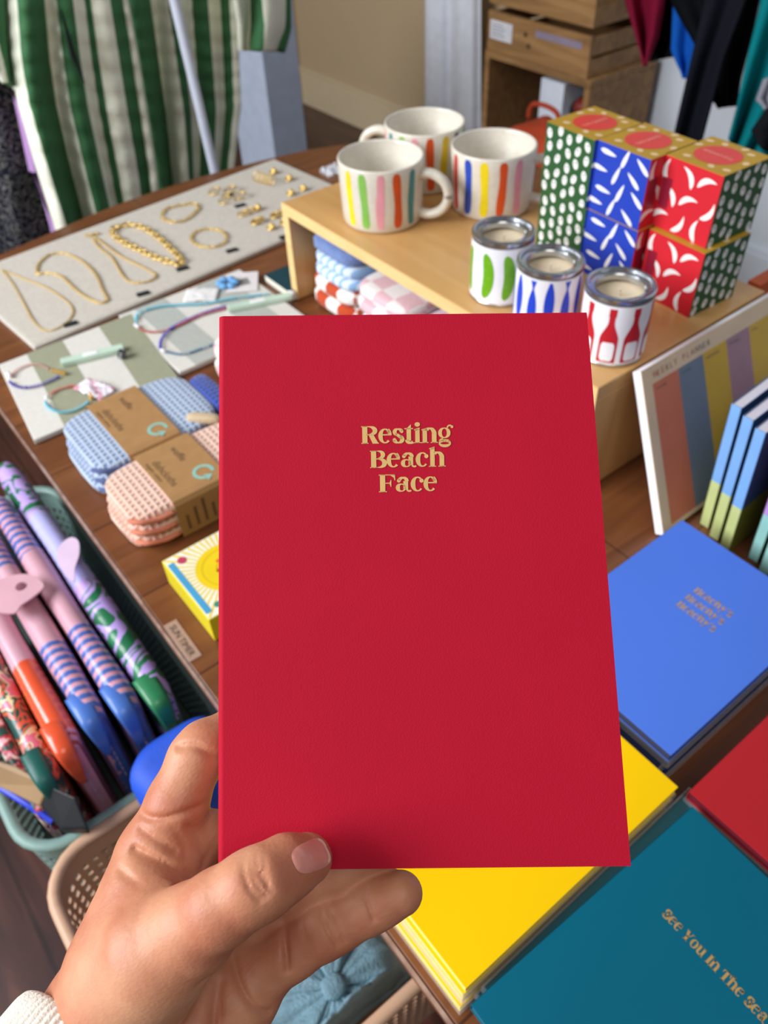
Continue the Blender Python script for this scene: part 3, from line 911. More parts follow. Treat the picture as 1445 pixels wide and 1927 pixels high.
for i, (x, y, lab) in enumerate(studs):
    b = MB(); p = c4(x, y); rr = .0075 if i < 10 else .0105
    if 'hoop' in lab:
        hoop(p, rr, .0011, b, .3); hoop(p + Vector((.003, .004, .001)), rr * .7, .001, b, .5)
    elif 'wide' in lab:
        for q in range(4): hoop(p + Vector((0, (q - 1.5) * .003, 0)), rr, .0013, b, .35)
    else:
        hoop(p, rr * .8, .0018, b, .3); hoop(p, rr * .5, .0020, b, 1.0); b.lathe([(.0, .001), (.003, .002), (.002, .005), (0, .006)], 12, 0, tuple(p), cap=False)
    jewel('earring', b, lab, 'earring')
M_blk = plain('black_tag', '#24262a', .5)
for x, y, ref in ((310, 770, 'by the fine chain loop'), (628, 637, 'below the rope necklace'), (800, 527, 'at the end of the chunky chain'), (1018, 447, 'below the oval link bracelet'), (1250, 387, 'beside the riser leg'), (1000, 207, 'among the pale hoops, farther back'), (1053, 250, 'among the pale hoops, nearer the front')):
    p = c4(x, y)
    o = MB(TR(p, 1.4)).box(-.0095, .0095, -.0055, .0055, 0, .0016).build('price_tag', M_blk, bevel=.0006)
    tag(o, 'tiny black price tag ' + ref, 'tag')

# ================================================================ striped jewellery trays
M_grey = plain('olive_grey_stripe', '#9a9b82', .9, var=.05, vs=150, bump=.2, bs=600)
M_blue = plain('grey_blue_stripe', '#b2b5ad', .9, var=.05, vs=150, bump=.2, bs=600)
M_off = plain('off_white_linen', '#d9d5cc', .9, var=.04, vs=150, bump=.2, bs=600)
def tray(label, x0, x1, y0, y1, bands, sk, mat_b):
    r = thing('striped_tray', label, 'tray', ((x0 + x1) / 2, (y0 + y1) / 2, .75))
    q = lambda u, v: (x0 + (x1 - x0) * u, y0 + (y1 - y0) * v + sk * (1 - u))
    MB().prism([q(0, 0), q(1, 0), q(1, 1), q(0, 1)], .75, .7565).build('board', M_off, r, bevel=.001)
    b = MB()
    for u0, u1 in bands:
        b.prism([q(0.003, u0), q(.997, u0), q(.997, u1), q(0.003, u1)], .7565, .7568)
    b.build('stripes', mat_b, r)
tray('grey and white striped jewellery board holding two bead bracelets', -1.026, -.840, .108, .300, [(.2, .46), (.74, .995)], .022, M_grey)
tray('pale striped jewellery board holding two bead necklaces', -1.034, -.850, .306, .506, [(.12, .36), (.62, .86)], 0, M_blue)
ZT = .7572
bead = {k: plain('bead_' + k, v, .3, 0, .5, coat=.4) for k, v in dict(pink='#dcaaa4', purple='#4336b0', red='#d0503f', aqua='#6fc6dc', blue='#5d86a8', white='#f4f2f6', gold='#c99a36').items()}
def beads(b, pts, r, m):
    P = spline(pts, 10)
    acc = 0
    for i in range(1, len(P)):
        acc += (P[i] - P[i - 1]).length
        if acc >= r * 1.3:
            acc = 0
            t = (P[i] - P[i - 1]).normalized()
            nrm = Vector((-t.y, t.x, 0)).normalized()
            c = P[i] + Vector((0, 0, r))
            v = []
            for s_, q in ((-.6, .55), (0, 1), (.6, .55)):
                for k in range(8):
                    a = k * .7854
                    v.append(c + t * (s_ * r) + (nrm * math.cos(a) + Vector((0, 0, 1)) * math.sin(a)) * r * q)
            f = [(j * 8 + k, j * 8 + (k + 1) % 8, (j + 1) * 8 + (k + 1) % 8, (j + 1) * 8 + k) for j in range(2) for k in range(8)] + [tuple(range(7, -1, -1)), tuple(range(16, 24))]
            b.add(v, f, m)
def c3(x, y): return W(x / 5.56, 620 + y / 5.56, ZT)
def beadthing(name, label, cat, segs, org):
    r = thing(name, label, cat, org)
    for nm, pts, rr, key in segs:
        b = MB(); beads(b, pts, rr, 0); b.build(nm, bead[key], r, smooth=True, angle=180)
    return r
beadthing('bead_bracelet', 'bead bracelet half dark purple and half pale pink on the striped board', 'bracelet', [
    ('purple_beads', [c3(*p) for p in ((100, 550), (150, 595), (230, 620), (340, 612), (440, 585), (540, 545), (620, 505))], .0021, 'purple'),
    ('pink_beads', [c3(*p) for p in ((120, 520), (150, 460), (230, 405), (330, 375), (430, 385), (510, 425))], .0017, 'pink'),
    ('pearl', [c3(95, 530), c3(110, 500), c3(90, 480)], .003, 'white'),
    ('clasp', [c3(*p) for p in ((530, 435), (590, 455), (650, 470), (690, 480))], .0028, 'gold')], tuple(c3(350, 490)))
beadthing('bead_bracelet', 'bead bracelet half sky blue and half coral red on the striped board', 'bracelet', [
    ('blue_beads', [c3(*p) for p in ((480, 760), (500, 815), (570, 860), (660, 880), (760, 865), (860, 820), (930, 770))], .0021, 'aqua'),
    ('red_beads', [c3(*p) for p in ((530, 700), (590, 650), (680, 620), (780, 605), (880, 630), (930, 650))], .0018, 'red'),
    ('pearl', [c3(480, 745), c3(500, 735), c3(490, 720)], .003, 'white'),
    ('clasp', [c3(*p) for p in ((940, 670), (960, 700), (960, 740), (975, 750))], .0028, 'gold')], tuple(c3(720, 740)))
def c4t(x, y): return W(x / 2.331, 280 + y / 2.331, ZT)
beadthing('bead_necklace', 'looped bead necklace of aqua and red on the pale striped board', 'necklace', [
    ('aqua_beads', [c4t(*p) for p in ((598, 770), (612, 725), (700, 697), (800, 690), (900, 685), (1000, 665), (1090, 652), (1175, 642))], .0023, 'aqua'),
    ('red_beads', [c4t(*p) for p in ((598, 780), (640, 805), (700, 806), (780, 782), (880, 735), (1010, 700))], .002, 'red'),
    ('pearl', [c4t(590, 775), c4t(600, 782), c4t(608, 790)], .003, 'white')], tuple(c4t(800, 740)))
beadthing('bead_necklace', 'looped bead necklace of violet and steel blue beside the red notebook corner', 'necklace', [
    ('violet_beads', [c4t(*p) for p in ((1060, 682), (960, 706), (860, 740), (760, 790), (712, 838), (705, 880))], .0024, 'purple'),
    ('blue_beads', [c4t(*p) for p in ((720, 893), (800, 906), (880, 882), (960, 852), (1080, 800))], .0019, 'blue'),
    ('pearl', [c4t(706, 885), c4t(716, 892), c4t(724, 897)], .003, 'white')], tuple(c4t(860, 800)))
M_mint = plain('mint_card', '#c2d9c6', .6)
def slatcard(label, a, bb, wd, th, lab=True):
    a, bb = Vector(a), Vector(bb)
    t = (bb - a); L = t.length; an = math.atan2(t.y, t.x)
    r = thing('card_tag', label, 'tag', tuple((a + bb) / 2))
    MB(TR(a, an)).box(0, L, -wd / 2, wd / 2, 0, th).build('card', M_mint, r, bevel=.001)
    if lab:
        MB(TR(a, an)).box(L * .35, L * .58, -wd * .3, wd * .3, th, th + .0004).build('white_label', plain('label_white', '#f2f2f2', .6), r)
slatcard('mint green card strip on the grey and white striped board', c3(650, 375), c3(1300, 215), .013, .007)
slatcard('mint green card strip on the pale striped board by the riser', c4t(1000, 712), c4t(1280, 655), .013, .007)
def crumple(name, label, cat, center, rx, ry, h, cols, rz=0, seed=0, n=15):
    rnd = random.Random(seed)
    b = MB(TR(center, rz))
    H_ = [[rnd.random() for _ in range(n)] for _ in range(n)]
    b.grid(n, n, lambda u, v: ((2 * u - 1) * rx, (2 * v - 1) * ry, .0015 + h * H_[int(v * (n - 1) + .5)][int(u * (n - 1) + .5)] * (.4 + .6 * math.sin(math.pi * u))), lambda i, j: 1 if ((i // 3) * 7 + (j // 3) * 3) % 4 == 0 and len(cols) > 1 else 0)
    o = b.build(name, [plain('paper_c' + c, c, .8) for c in cols], smooth=True, angle=180, solid=.0005)
    return tag(o, label, cat)
crumple('floral_tag', 'small crumpled white and pink floral tag on the striped board', 'tag', c3(990, 640), .025, .013, .006, ['#f0e8f0', '#d99aac'], .35, 3)
crumple('paper_tag', 'folded white paper tag at the back of the pale striped board', 'tag', c4t(885, 645), .024, .018, .002, ['#e9e6e4'], .9, 4)
b = MB(TR(c4t(1268, 640)))
b.tube([(0, 0, .003), (.006, .003, .004), (.010, -.002, .003)], .0035, 8)
tag(b.build('paper_twist', plain('paper_white', '#eeeaf2', .7), smooth=True), 'tiny white paper twist at the end of the mint card', 'tag')
b = MB(TR(c3(1275, 300)))
for k in range(4): b.tube([(.006 * math.cos(a), .004 * math.sin(a) + k * .001, .003 + k * .002) for a in [j * .6283 for j in range(10)]], .0011, 6, closed=True)
tag(b.build('metal_clasp', plain('dark_chrome', '#6d6f70', .25, .9), smooth=True, angle=180), 'small dark metal clasp beside the mint card strip', 'clasp')
# swing ticket with a blue flower
p = c4t(1060, 590)
r = thing('swing_ticket', 'white swing ticket with a blue flower and printed code', 'tag', tuple(p))
MB(TR(p, 1.0)).box(-.022, .024, -.026, .03, .0005, .0015).build('ticket', plain('ticket_white', '#e8e2e0', .6), r)
b = MB(TR(c4t(1000, 600)))
for k in range(6):
    a = k * 1.047
    rbox(b, (.011 * math.cos(a), .011 * math.sin(a), .005), (.013, .013, .007), 2.2, 0, 10, 6)
b.build('flower', plain('sky_blue_felt', '#6fa9dd', .8), r, smooth=True, angle=180)
b = MB(TR(c4t(1065, 590), 1.3))
for k in range(5): b.box(-.010, .010, -.008 + k * .004, -.006 + k * .004, .0015, .0019)
b.build('printed_code', plain('ink', '#4a3a3a', .6), r)

# ================================================================ wrapped waffle cloths
M_kraft = plain('kraft_paper', '#a97f50', .8, var=.05, vs=80)
M_inkk = plain('kraft_ink', '#6e5238', .8)
M_aqua = plain('aqua_print', '#8fc0b2', .7)
def clothpack(label, x0, x1, y0, y1, z1, hi, lo, dark, band, flip=0):
    cx_, cy2 = (x0 + x1) / 2, (y0 + y1) / 2
    r = thing('waffle_cloth_pack', label, 'cloth pack', (cx_, cy2, .75), 'waffle cloths in kraft bands')
    h = z1 - .75
    b = MB()
    n = 3
    for k in range(n):
        hh = h / n
        rbox(b, (cx_ + (.002 if k == 1 else 0), cy2, .7503 + hh * (k + .5)), ((x1 - x0) * (.97 if k == 1 else 1), (y1 - y0) - (.004 * k), hh * 1.12), 5, 0, 40, 14, .012)
    b.build('folded_cloth', waffle('waffle_' + hi, hi, lo), r, smooth=True, angle=180)
    # inner folds that show at the near side
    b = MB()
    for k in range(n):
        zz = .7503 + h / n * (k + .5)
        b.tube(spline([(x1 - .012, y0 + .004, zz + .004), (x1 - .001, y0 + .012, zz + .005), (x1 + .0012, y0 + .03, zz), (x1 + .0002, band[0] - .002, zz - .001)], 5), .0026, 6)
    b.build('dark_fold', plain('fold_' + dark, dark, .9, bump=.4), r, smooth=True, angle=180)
    bx0, bx1, by0, by1 = x0 - .0015, x1 + .0025, band[0], band[1]
    z2 = z1 + .0045
    b = MB()
    sec = [(bx0, .7503), (bx0, z2 - .006), (bx0 + .004, z2 - .001), (bx0 + .010, z2), (bx1 - .010, z2), (bx1 - .003, z2 - .0015), (bx1, z2 - .006), (bx1, .7503)]
    b.grid(len(sec), 2, lambda u, v: (sec[int(round(u * (len(sec) - 1)))][0], by0 + (by1 - by0) * v, sec[int(round(u * (len(sec) - 1)))][1]), 0)
    bd = b.build('kraft_band', M_kraft, r, solid=.0006)
    W_ = by1 - by0
    b = MB()
    q = lambda x, y: (bx0 + .012 + x, by0 + y, z2 + .0006)
    for txt, px_, py_, sz, m in (('waffle', .006, W_ * .56, .0115, 0), ('dishcloths', .014, W_ * .16, .012, 0)):
        ps, wd = builtin_text(txt, sz)
        b.polys([[(px_ + x, py_ + y) for x, y in p] for p in ps], q, m)
    ps, wd = builtin_text('organic cotton', .006)
    b.polys([[(.012 + x, W_ * .06 + y) for x, y in p] for p in ps], q, 0)
    b.build('printed_words', [M_inkk], bd)
    b = MB()
    cxx, cyy = bx1 - bx0 - .034, W_ * .72
    b.polys(arc(cxx, cyy, .0095, .0095, 60, 350, lambda a: .0038), q)
    b.polys([[(cxx + .004, cyy - .002), (cxx + .015, cyy - .002), (cxx + .0095, cyy + .006)]], q)
    b.build('ring_arrow_logo', M_aqua, bd)
    b = MB()
    for k in range(5):
        b.polys([[(by0 + .008 + k * .010, .757), (by0 + .0115 + k * .010, .757), (by0 + .0115 + k * .010, .757 + .02 + .006 * (k % 3)), (by0 + .008 + k * .010, .757 + .02 + .006 * (k % 3))]], lambda x, y: (bx1 + .0005, x, y))
    b.build('small_print', M_inkk, bd)
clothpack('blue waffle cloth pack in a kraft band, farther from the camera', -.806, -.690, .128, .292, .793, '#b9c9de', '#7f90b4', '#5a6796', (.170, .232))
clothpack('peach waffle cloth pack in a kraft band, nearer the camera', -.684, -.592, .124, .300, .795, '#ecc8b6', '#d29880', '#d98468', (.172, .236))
# two-tone loop label, pale blue hem etc. between the packs and the checked cloth
b = MB(); rbox(b, (-.745, .300, .773), (.085, .028, .042), 4, 0, 24, 12, .01)
tag(b.build('rolled_cloth', waffle('waffle_navy', '#3f55a8', '#2b3d86'), smooth=True, angle=180), 'royal blue waffle cloth roll behind the blue pack', 'cloth')
b = MB(); rbox(b, (-.655, .318, .772), (.07, .034, .042), 4, 0, 24, 12, .01)
tag(b.build('rolled_cloth', plain('rust_cloth', '#b8431d', .9, bump=.4), smooth=True, angle=180), 'rust orange cloth roll behind the peach pack', 'cloth')
p = W(383, 787, .795)
b = MB(TR(p, .75)); rbox(b, (0, 0, 0), (.040, .013, .011), 3, 0, 20, 10)
tag(b.build('cork_bundle', plain('cork', '#c9b292', .8, bump=.4), smooth=True, angle=180), 'small tan paper bundle lying on the cloth rolls', 'bundle')
M_pinkc = checks('pink_check', '#efe6dc', '#dcaeb4', 38)
b = MB()
for k in range(2): rbox(b, (-.775, .395, .765 + k * .024), (.115, .115 - k * .006, .028), 4, 0, 36, 14, .01)
tag(b.build('checked_cloth', M_pinkc, smooth=True, angle=180), 'folded pink and cream checked cloth behind the waffle packs', 'cloth')

# ================================================================ sun box
sb = thing('sun_box', 'small yellow box printed with a smiling sun and rays', 'box', (-.50, .175, .75))
sx0, sx1, sy0, sy1, sz = -.544, -.452, .131, .223, .7815
MB().box(sx0, sx1, sy0, sy1, .7502, sz).build('box_body', plain('sun_yellow_side', '#e2d224', .4, coat=.2), sb, bevel=.0008)
b = MB()
q = lambda dz: (lambda x, y: (sx0 + (sx1 - sx0) * x, sy0 + (sy1 - sy0) * y, sz + dz))
b.polys([[(.01, .01), (.99, .01), (.99, .99), (.01, .99)]], q(.0002), 0)
for k in range(48):
    a = k * math.pi / 24
    u, v = math.cos(a), math.sin(a)
    L_ = .48 / max(abs(u), abs(v))
    d = .012
    b.polys([[(.5 + .28 * u - d * v * .5, .5 + .28 * v + d * u * .5), (.5 + L_ * u - d * v, .5 + L_ * v + d * u), (.5 + L_ * u + d * v, .5 + L_ * v - d * u), (.5 + .28 * u + d * v * .5, .5 + .28 * v - d * u * .5)]], q(.0003), 1)
circ = lambda cx, cy, rr, n=32: [(cx + rr * math.cos(j * 2 * math.pi / n), cy + rr * math.sin(j * 2 * math.pi / n)) for j in range(n)]
b.polys([circ(.5, .5, .33)], q(.0004), 1)
b.polys(arc(.5, .5, .26, .26, 0, 360, lambda a: .008, 40), q(.0005), 2)
b.polys([circ(.5, .5, .24)], q(.0005), 1)
for cx, cy, m in ((.42, .58, 6), (.58, .58, 6), (.38, .46, 3), (.62, .46, 3), (.5, .40, 3)):
    b.polys([circ(cx, cy, .026, 12)], q(.0006), m)
b.polys(arc(.5, .5, .10, .11, 210, 330, lambda a: .014, 12), q(.0006), 2)
b.polys([[(.10, .02), (.92, .02), (.92, .085), (.10, .085)]], q(.0006), 4)
b.polys([circ(.13, .17, .05, 16)], q(.0006), 5)
for cx, cy in ((.13, .86), (.88, .88), (.88, .17)): b.polys([circ(cx, cy, .04, 12)], q(.0006), 6)
b.build('printed_lid', [plain('sun_%d' % i, c, .4, coat=.2) for i, c in enumerate(['#f3efdc', '#efcf1c', '#dba51a', '#d9772a', '#4aa0cc', '#c2405e', '#3c8f7c'])], sb)
p = W(343, 1205, .7503)
st = thing('shelf_sticker', 'translucent printed sticker on the table beside the sun box', 'sticker', tuple(p))
T = TR(p, -.02)
MB(T).box(-.026, .026, -.0065, .0065, 0, .0002).build('sticker_film', clear('sticker_clear', '#d9b8a8', .4, .35), st)
ps, wd = builtin_text('SUN TIMER', .0085)
MB(T).polys([[(x - wd / 2, y - .003) for x, y in pp] for pp in ps], lambda x, y: (x, y, .0004)).build('printed_words', plain('brown_ink', '#3c2a20', .7), st)

# ================================================================ towels folded inside the riser
def towel(label, c, dim, m, layers=2, cat='towel'):
    b = MB()
    for k in range(layers):
        hh = dim[2] / layers
        rbox(b, (c[0], c[1] + (k % 2) * .002, c[2] + hh * (k + .5)), (dim[0] - (k % 2) * .004, dim[1], hh * 1.1), 4.5, 0, 40, 14, .008)
    o = b.build('folded_towel', m, smooth=True, angle=180)
    return tag(o, label, cat, 'towels folded inside the riser')
M_terry = plain('terry_blue', '#7f9bd8', .95, var=.15, vs=150, bump=1, bs=600, bd=.004, sheen=.3)
M_terryl = waves('terry_ribbed', [(0, '#8fb6e0'), (.35, '#d8e6f4')], 22, (0, 0, .3), 0, 1, .95)
towel('blue terry towel, topmost at the left inside the riser', (-.845, .62, .832), (.105, .15, .038), M_terry, 2)
towel('ribbed light blue towel under the blue terry one', (-.842, .618, .797), (.105, .15, .034), M_terryl, 2)
towel('orange and white checked towel at the bottom left inside the riser', (-.845, .610, .7505), (.11, .14, .045), checks('orange_check', '#f1eee8', '#c24a24', 38), 2)
towel('pink and white checked towel in the middle of the riser', (-.728, .605, .790), (.115, .14, .04), checks('pink_check2', '#f3efee', '#e6bec6', 36), 2)
towel('green and white checked towel under the pink one', (-.732, .607, .7505), (.11, .14, .038), checks('green_check', '#eef1ee', '#1d4a35', 38), 2)
towel('pale lilac checked towel nearer the riser middle', (-.612, .61, .7505), (.115, .14, .07), checks('lilac_check', '#f1f1f4', '#dcc3d4', 36), 3)

# dark book beside the riser leg, orange notebook behind the riser
nb_ = notebook('dark teal hardback book half hidden behind the riser leg', -.985, .520, .75, '#22434c', None, .075, .11, .012, title=None)
tag(MB().box(-.40, -.385, .815, .90, .722 + .0285, .885).build('orange_card', plain('orange_card', '#d8642c', .6)), 'orange card standing behind the right end of the riser', 'card')
crumple('paper_flower', 'crumpled white paper flower behind the left mug', 'paper flower', (-1.02, .60, .892) if False else tuple(WY(622, 330, .83)), .016, .016, .02, ['#f2f3fa'], 0, 9)

# ================================================================ plastic crates beside the table
def crate(label, x0, x1, y0, y1, z0, z1, mat_, rad=.045, group=None):
    r = thing('plastic_crate', label, 'crate', ((x0 + x1) / 2, (y0 + y1) / 2, z0), group)
    def outline(ins, n=10):
        pts = []
        a0, a1, b0, b1, q = x0 + ins, x1 - ins, y0 + ins, y1 - ins, max(.01, rad - ins)
        for cx, cy, s in ((a1 - q, b1 - q, 0), (a0 + q, b1 - q, 1), (a0 + q, b0 + q, 2), (a1 - q, b0 + q, 3)):
            for k in range(n):
                a = (s + k / (n - 1)) * math.pi / 2
                pts.append(Vector((cx + q * math.cos(a), cy + q * math.sin(a), 0)))
        out = []
        N = len(pts)
        tot = sum((pts[(i + 1) % N] - pts[i]).length for i in range(N))
        M = int(tot / .0055) // 2 * 2
        seg, acc, i = tot / M, 0, 0
        d = 0
        for k in range(M):
            target = k * seg
            while d + (pts[(i + 1) % N] - pts[i % N]).length < target:
                d += (pts[(i + 1) % N] - pts[i % N]).length
                i += 1
            a, b_ = pts[i % N], pts[(i + 1) % N]
            out.append(a.lerp(b_, (target - d) / max(1e-9, (b_ - a).length)))
        return out
    ref = outline(0)
    M = len(ref)
    cx, cy = (x0 + x1) / 2, (y0 + y1) / 2
    rows = 2 * int((z1 - z0 - .05) / .013)
    zs = [z0] + [z0 + .02 + (z1 - z0 - .045) * k / rows for k in range(rows + 1)] + [z1]
    v, f = [], []
    for z in zs:
        k = .96 + .04 * (z - z0) / (z1 - z0)
        for p in ref:
            v.append((cx + (p.x - cx) * k, cy + (p.y - cy) * k, z))
    for j in range(len(zs) - 1):
        for i in range(M):
            if 1 <= j < len(zs) - 2 and j % 2 == 1 and i % 2 == 0:
                continue
            f.append((j * M + i, j * M + (i + 1) % M, (j + 1) * M + (i + 1) % M, (j + 1) * M + i))
    MB().add(v, f).build('perforated_wall', mat_, r, solid=.0022)
    MB().add([(cx + (p.x - cx) * .96, cy + (p.y - cy) * .96, z0) for p in ref], [tuple(range(M))]).build('base', mat_, r, solid=.003)
    MB().tube([(p.x, p.y, z1) for p in ref[::2]], .0062, 10, closed=True, flat=.8).build('rolled_rim', mat_, r, smooth=True, angle=180)
    return r
M_peach = plain('peach_plastic', '#c9a184', .45, var=.03)
M_sage = plain('sage_plastic', '#7f9c94', .45, var=.03)
M_bench = wood('bench_wood', [(.3, '#6b4a2c'), (.7, '#8a6238')], (20, 3, 3))
bn = thing('low_bench', 'low plain wooden bench carrying the plastic crates', 'bench', (-.5, .03, 0))
MB().box(-.90, -.18, -.04, .16, .40, .4285).build('seat_board', M_bench, bn)
for lx in (-.86, -.22):
    for ly in (-.01, .13): MB().box(lx - .015, lx + .015, ly - .015, ly + .015, 0, .40).build('leg', M_bench, bn)
crate('peach plastic mesh crate holding hats, in front of the sage one', -.4415, -.150, -.094, .215, .43, .60, M_peach)
crate('sage green plastic mesh crate full of upright patterned pouches', -.965, -.453, -.098, .12, .43, .596, M_sage)

# ================================================================ patterned pouches standing in the sage crate
def bandpat(name, stops, scale, rot=(0, 0, 0), dist=0, coat=.35): return waves(name, stops, scale, rot, dist, 3, .35, 'CONSTANT', coat=coat)
P_bp = bandpat('pouch_blue_pink', [(0, '#4a66ae'), (.5, '#d89aa8'), (.9, '#9a94cc')], 27, (0, 0, .12), .5)
P_rp = bandpat('pouch_rust_pink', [(0, '#c24a2e'), (.45, '#e39bb0')], 34, (0, 0, .1), .3)
P_gl = blotch('pouch_green_lilac', [(0, '#1f6b45'), (.44, '#b79be0'), (.52, '#27784e'), (.57, '#c0a3e2')], 17, .35, 'noise', 1.5, coat=.35)
P_fl = blotch('pouch_floral', [(0, '#1e4c44'), (.40, '#d95a3c'), (.47, '#1f4d45'), (.52, '#e8d9a6'), (.57, '#d9738a')], 40, .35, 'noise', 1.2, coat=.35)
P_lil = plain('pouch_lilac', '#b3b2e6', .4, coat=.25)
P_pink = plain('pouch_pink', '#cf9dac', .4, coat=.25)
P_org = plain('pouch_orange', '#e2552f', .22, coat=.6)
P_crim = plain('pouch_crimson', '#a3232f', .35, coat=.3)
P_blk = plain('pouch_black', '#1b1c20', .45)
P_tan = plain('pouch_tan', '#a2835f', .55)
P_blu = plain('royal_blue_cloth', '#1f4fc4', .6, bump=.2)
def pouch(label, y, x0, x1, zt, t, h, zones, mats, lean=0.0, rise=0.0, pleat=.0007, flap=None):
    """zones: list of (x where it starts, material index)"""
    r = thing('patterned_pouch', label, 'pouch', ((x0 + x1) / 2, y, zt - h), 'pouches standing in the sage crate')
    nu, nv = 27, 76
    def fn(u, v):
        x = x0 + (x1 - x0) * v
        e = min(1, (v * (x1 - x0) + .002) / .03, ((1 - v) * (x1 - x0) + .002) / .03)
        e = math.sqrt(max(0, 1 - (1 - e) ** 2))
        tt = t * (.35 + .65 * e) * (1 + .06 * math.sin(11 * v + y * 90))
        top = zt + rise * (v - .5) - .012 * (1 - e) + .0015 * math.sin(7 * v + y * 50)
        if u < .4:
            s = u / .4; yy = -tt / 2 * (1 - .1 * math.sin(math.pi * s)); z = top - h + (h - tt * .5) * s
        elif u > .6:
            s = (1 - u) / .4; yy = tt / 2 * (1 - .1 * math.sin(math.pi * s)); z = top - h + (h - tt * .5) * s
        else:
            a = math.pi * (u - .4) / .2
            yy = -tt / 2 * math.cos(a); z = top - tt * .5 + tt * .5 * math.sin(a)
        yy += pleat * math.sin(x * 620) * (1 if u > .3 and u < .7 else .4)
        return (x, y + yy + lean * (z - zt), z)
    def mt(i, j):
        x = x0 + (x1 - x0) * (j + .5) / (nv - 1)
        k = 0
        for xs, m in zones:
            if x >= xs: k = m
        return k
    b = MB().grid(nu, nv, fn, mt)
    o = len(b.v)
    # close the near end
    b.add([fn(i / (nu - 1), 1.0) for i in range(nu)], [tuple(range(nu))], zones[-1][1])
    b.add([fn(i / (nu - 1), 0.0) for i in range(nu)], [tuple(range(nu - 1, -1, -1))], zones[0][1])
    b.build('pouch_body', mats, r, smooth=True, angle=180)
    if flap:
        fb = MB()
        pts = [(x1 - .035, zt - t * .25), (x1 - .012, zt - t * .22), (x1 + .004, zt - .012), (x1 + .009, zt - .035), (x1 + .007, zt - .062)]
        P_ = spline([(a, 0, c) for a, c in pts], 6)
        N = len(P_)
        fb.grid(7, N, lambda u, v: (P_[int(round(v * (N - 1)))].x, y - t * .18 + (u - .5) * t * .78 * (1 - .75 * v ** 2), P_[int(round(v * (N - 1)))].z + lean * 0 + .002 + .003 * math.cos((u - .5) * 3)), 0)
        fb.build('folded_corner', flap, r, smooth=True, angle=180, solid=.002)
    # dotted seam down the near end
    sb_ = MB()
    for k in range(9):
        z = zt - .03 - k * .011
        sb_.box(x1 + .0005, x1 + .0015, y + lean * (z - zt) - .0006, y + lean * (z - zt) + .0006, z, z + .006)
    sb_.build('seam_stitching', plain('stitch', '#c9b5d8', .6), r)
    return r
pouch('green and lilac swirl pouch with a plain lilac middle, next to the table edge', .073, -.93, -.474, .690, .028, .235, [(-1, 0), (-.800, 1), (-.665, 0)], [P_gl, P_lil], flap=plain('leaf_green', '#2b7d50', .35, coat=.3))
pouch('blue and pink striped pouch with a pink middle, second from the table', .0425, -.87, -.486, .690, .026, .235, [(-1, 0), (-.745, 1), (-.610, 0)], [P_bp, P_pink], flap=plain('mid_blue', '#4a74c4', .35, coat=.3))
pouch('blue and pink striped pouch with a pink middle, third from the table', .012, -.86, -.498, .688, .026, .235, [(-1, 0), (-.745, 1), (-.612, 0)], [P_bp, P_pink], flap=plain('mid_blue', '#4a74c4', .35, coat=.3))
pouch('pink pouch with a glossy orange end and rust striped corner', -.020, -.86, -.493, .676, .026, .235, [(-1, 0), (-.615, 1), (-.515, 2)], [P_pink, P_org, P_rp], flap=P_org)
pouch('dark green and orange floral pouch, second from the left in the crate', -.0475, -.86, -.488, .660, .024, .21, [(-1, 0)], [P_fl], lean=0, flap=plain('deep_green', '#1d5a52', .4))
pouch('crimson and pink floral pouch in front of the tan one', -.070, -.80, -.482, .628, .014, .175, [(-1, 0)], [blotch('pouch_rose', [(0, '#1e4c44'), (.44, '#b8394a'), (.52, '#e3a9b2'), (.57, '#e8e0cf')], 60, .4, 'noise', 1)])
# tan and black pouch leaning out over the rim
tp = thing('flat_pouch', 'tan and black flat pouch with blue piping, lying over the crate rim', 'pouch', tuple(W(60, 1470, .61)))
b = MB()
q = [W(-60, 1415, .655), W(30, 1440, .652), W(92, 1478, .648), W(75, 1515, .63), W(-10, 1475, .63), W(-60, 1450, .63)]
b.add([p for p in q] + [p - Vector((0, 0, .012)) for p in q], [tuple(range(6))[::-1], tuple(range(6, 12)), *[(i, (i + 1) % 6, 6 + (i + 1) % 6, 6 + i) for i in range(6)]])
b.build('tan_panel', P_tan, tp, bevel=.002)
b = MB()
q = [W(92, 1478, .647), W(140, 1500, .645), W(165, 1560, .625), W(115, 1560, .62), W(75, 1515, .629)]
b.add([p for p in q] + [p - Vector((0, 0, .012)) for p in q], [tuple(range(5))[::-1], tuple(range(5, 10)), *[(i, (i + 1) % 5, 5 + (i + 1) % 5, 5 + i) for i in range(5)]])
b.build('black_panel', P_blk, tp, bevel=.002)
MB().tube(spline([W(-60, 1455, .624), W(0, 1482, .624), W(50, 1512, .622), W(100, 1545, .612)], 6), .0035, 8).build('blue_piping', plain('piping_blue', '#2a3fc8', .4), tp, smooth=True)
pouch('crimson pouch at the far end of the sage crate', .010, -.935, -.885, .672, .03, .215, [(-1, 0)], [P_crim])
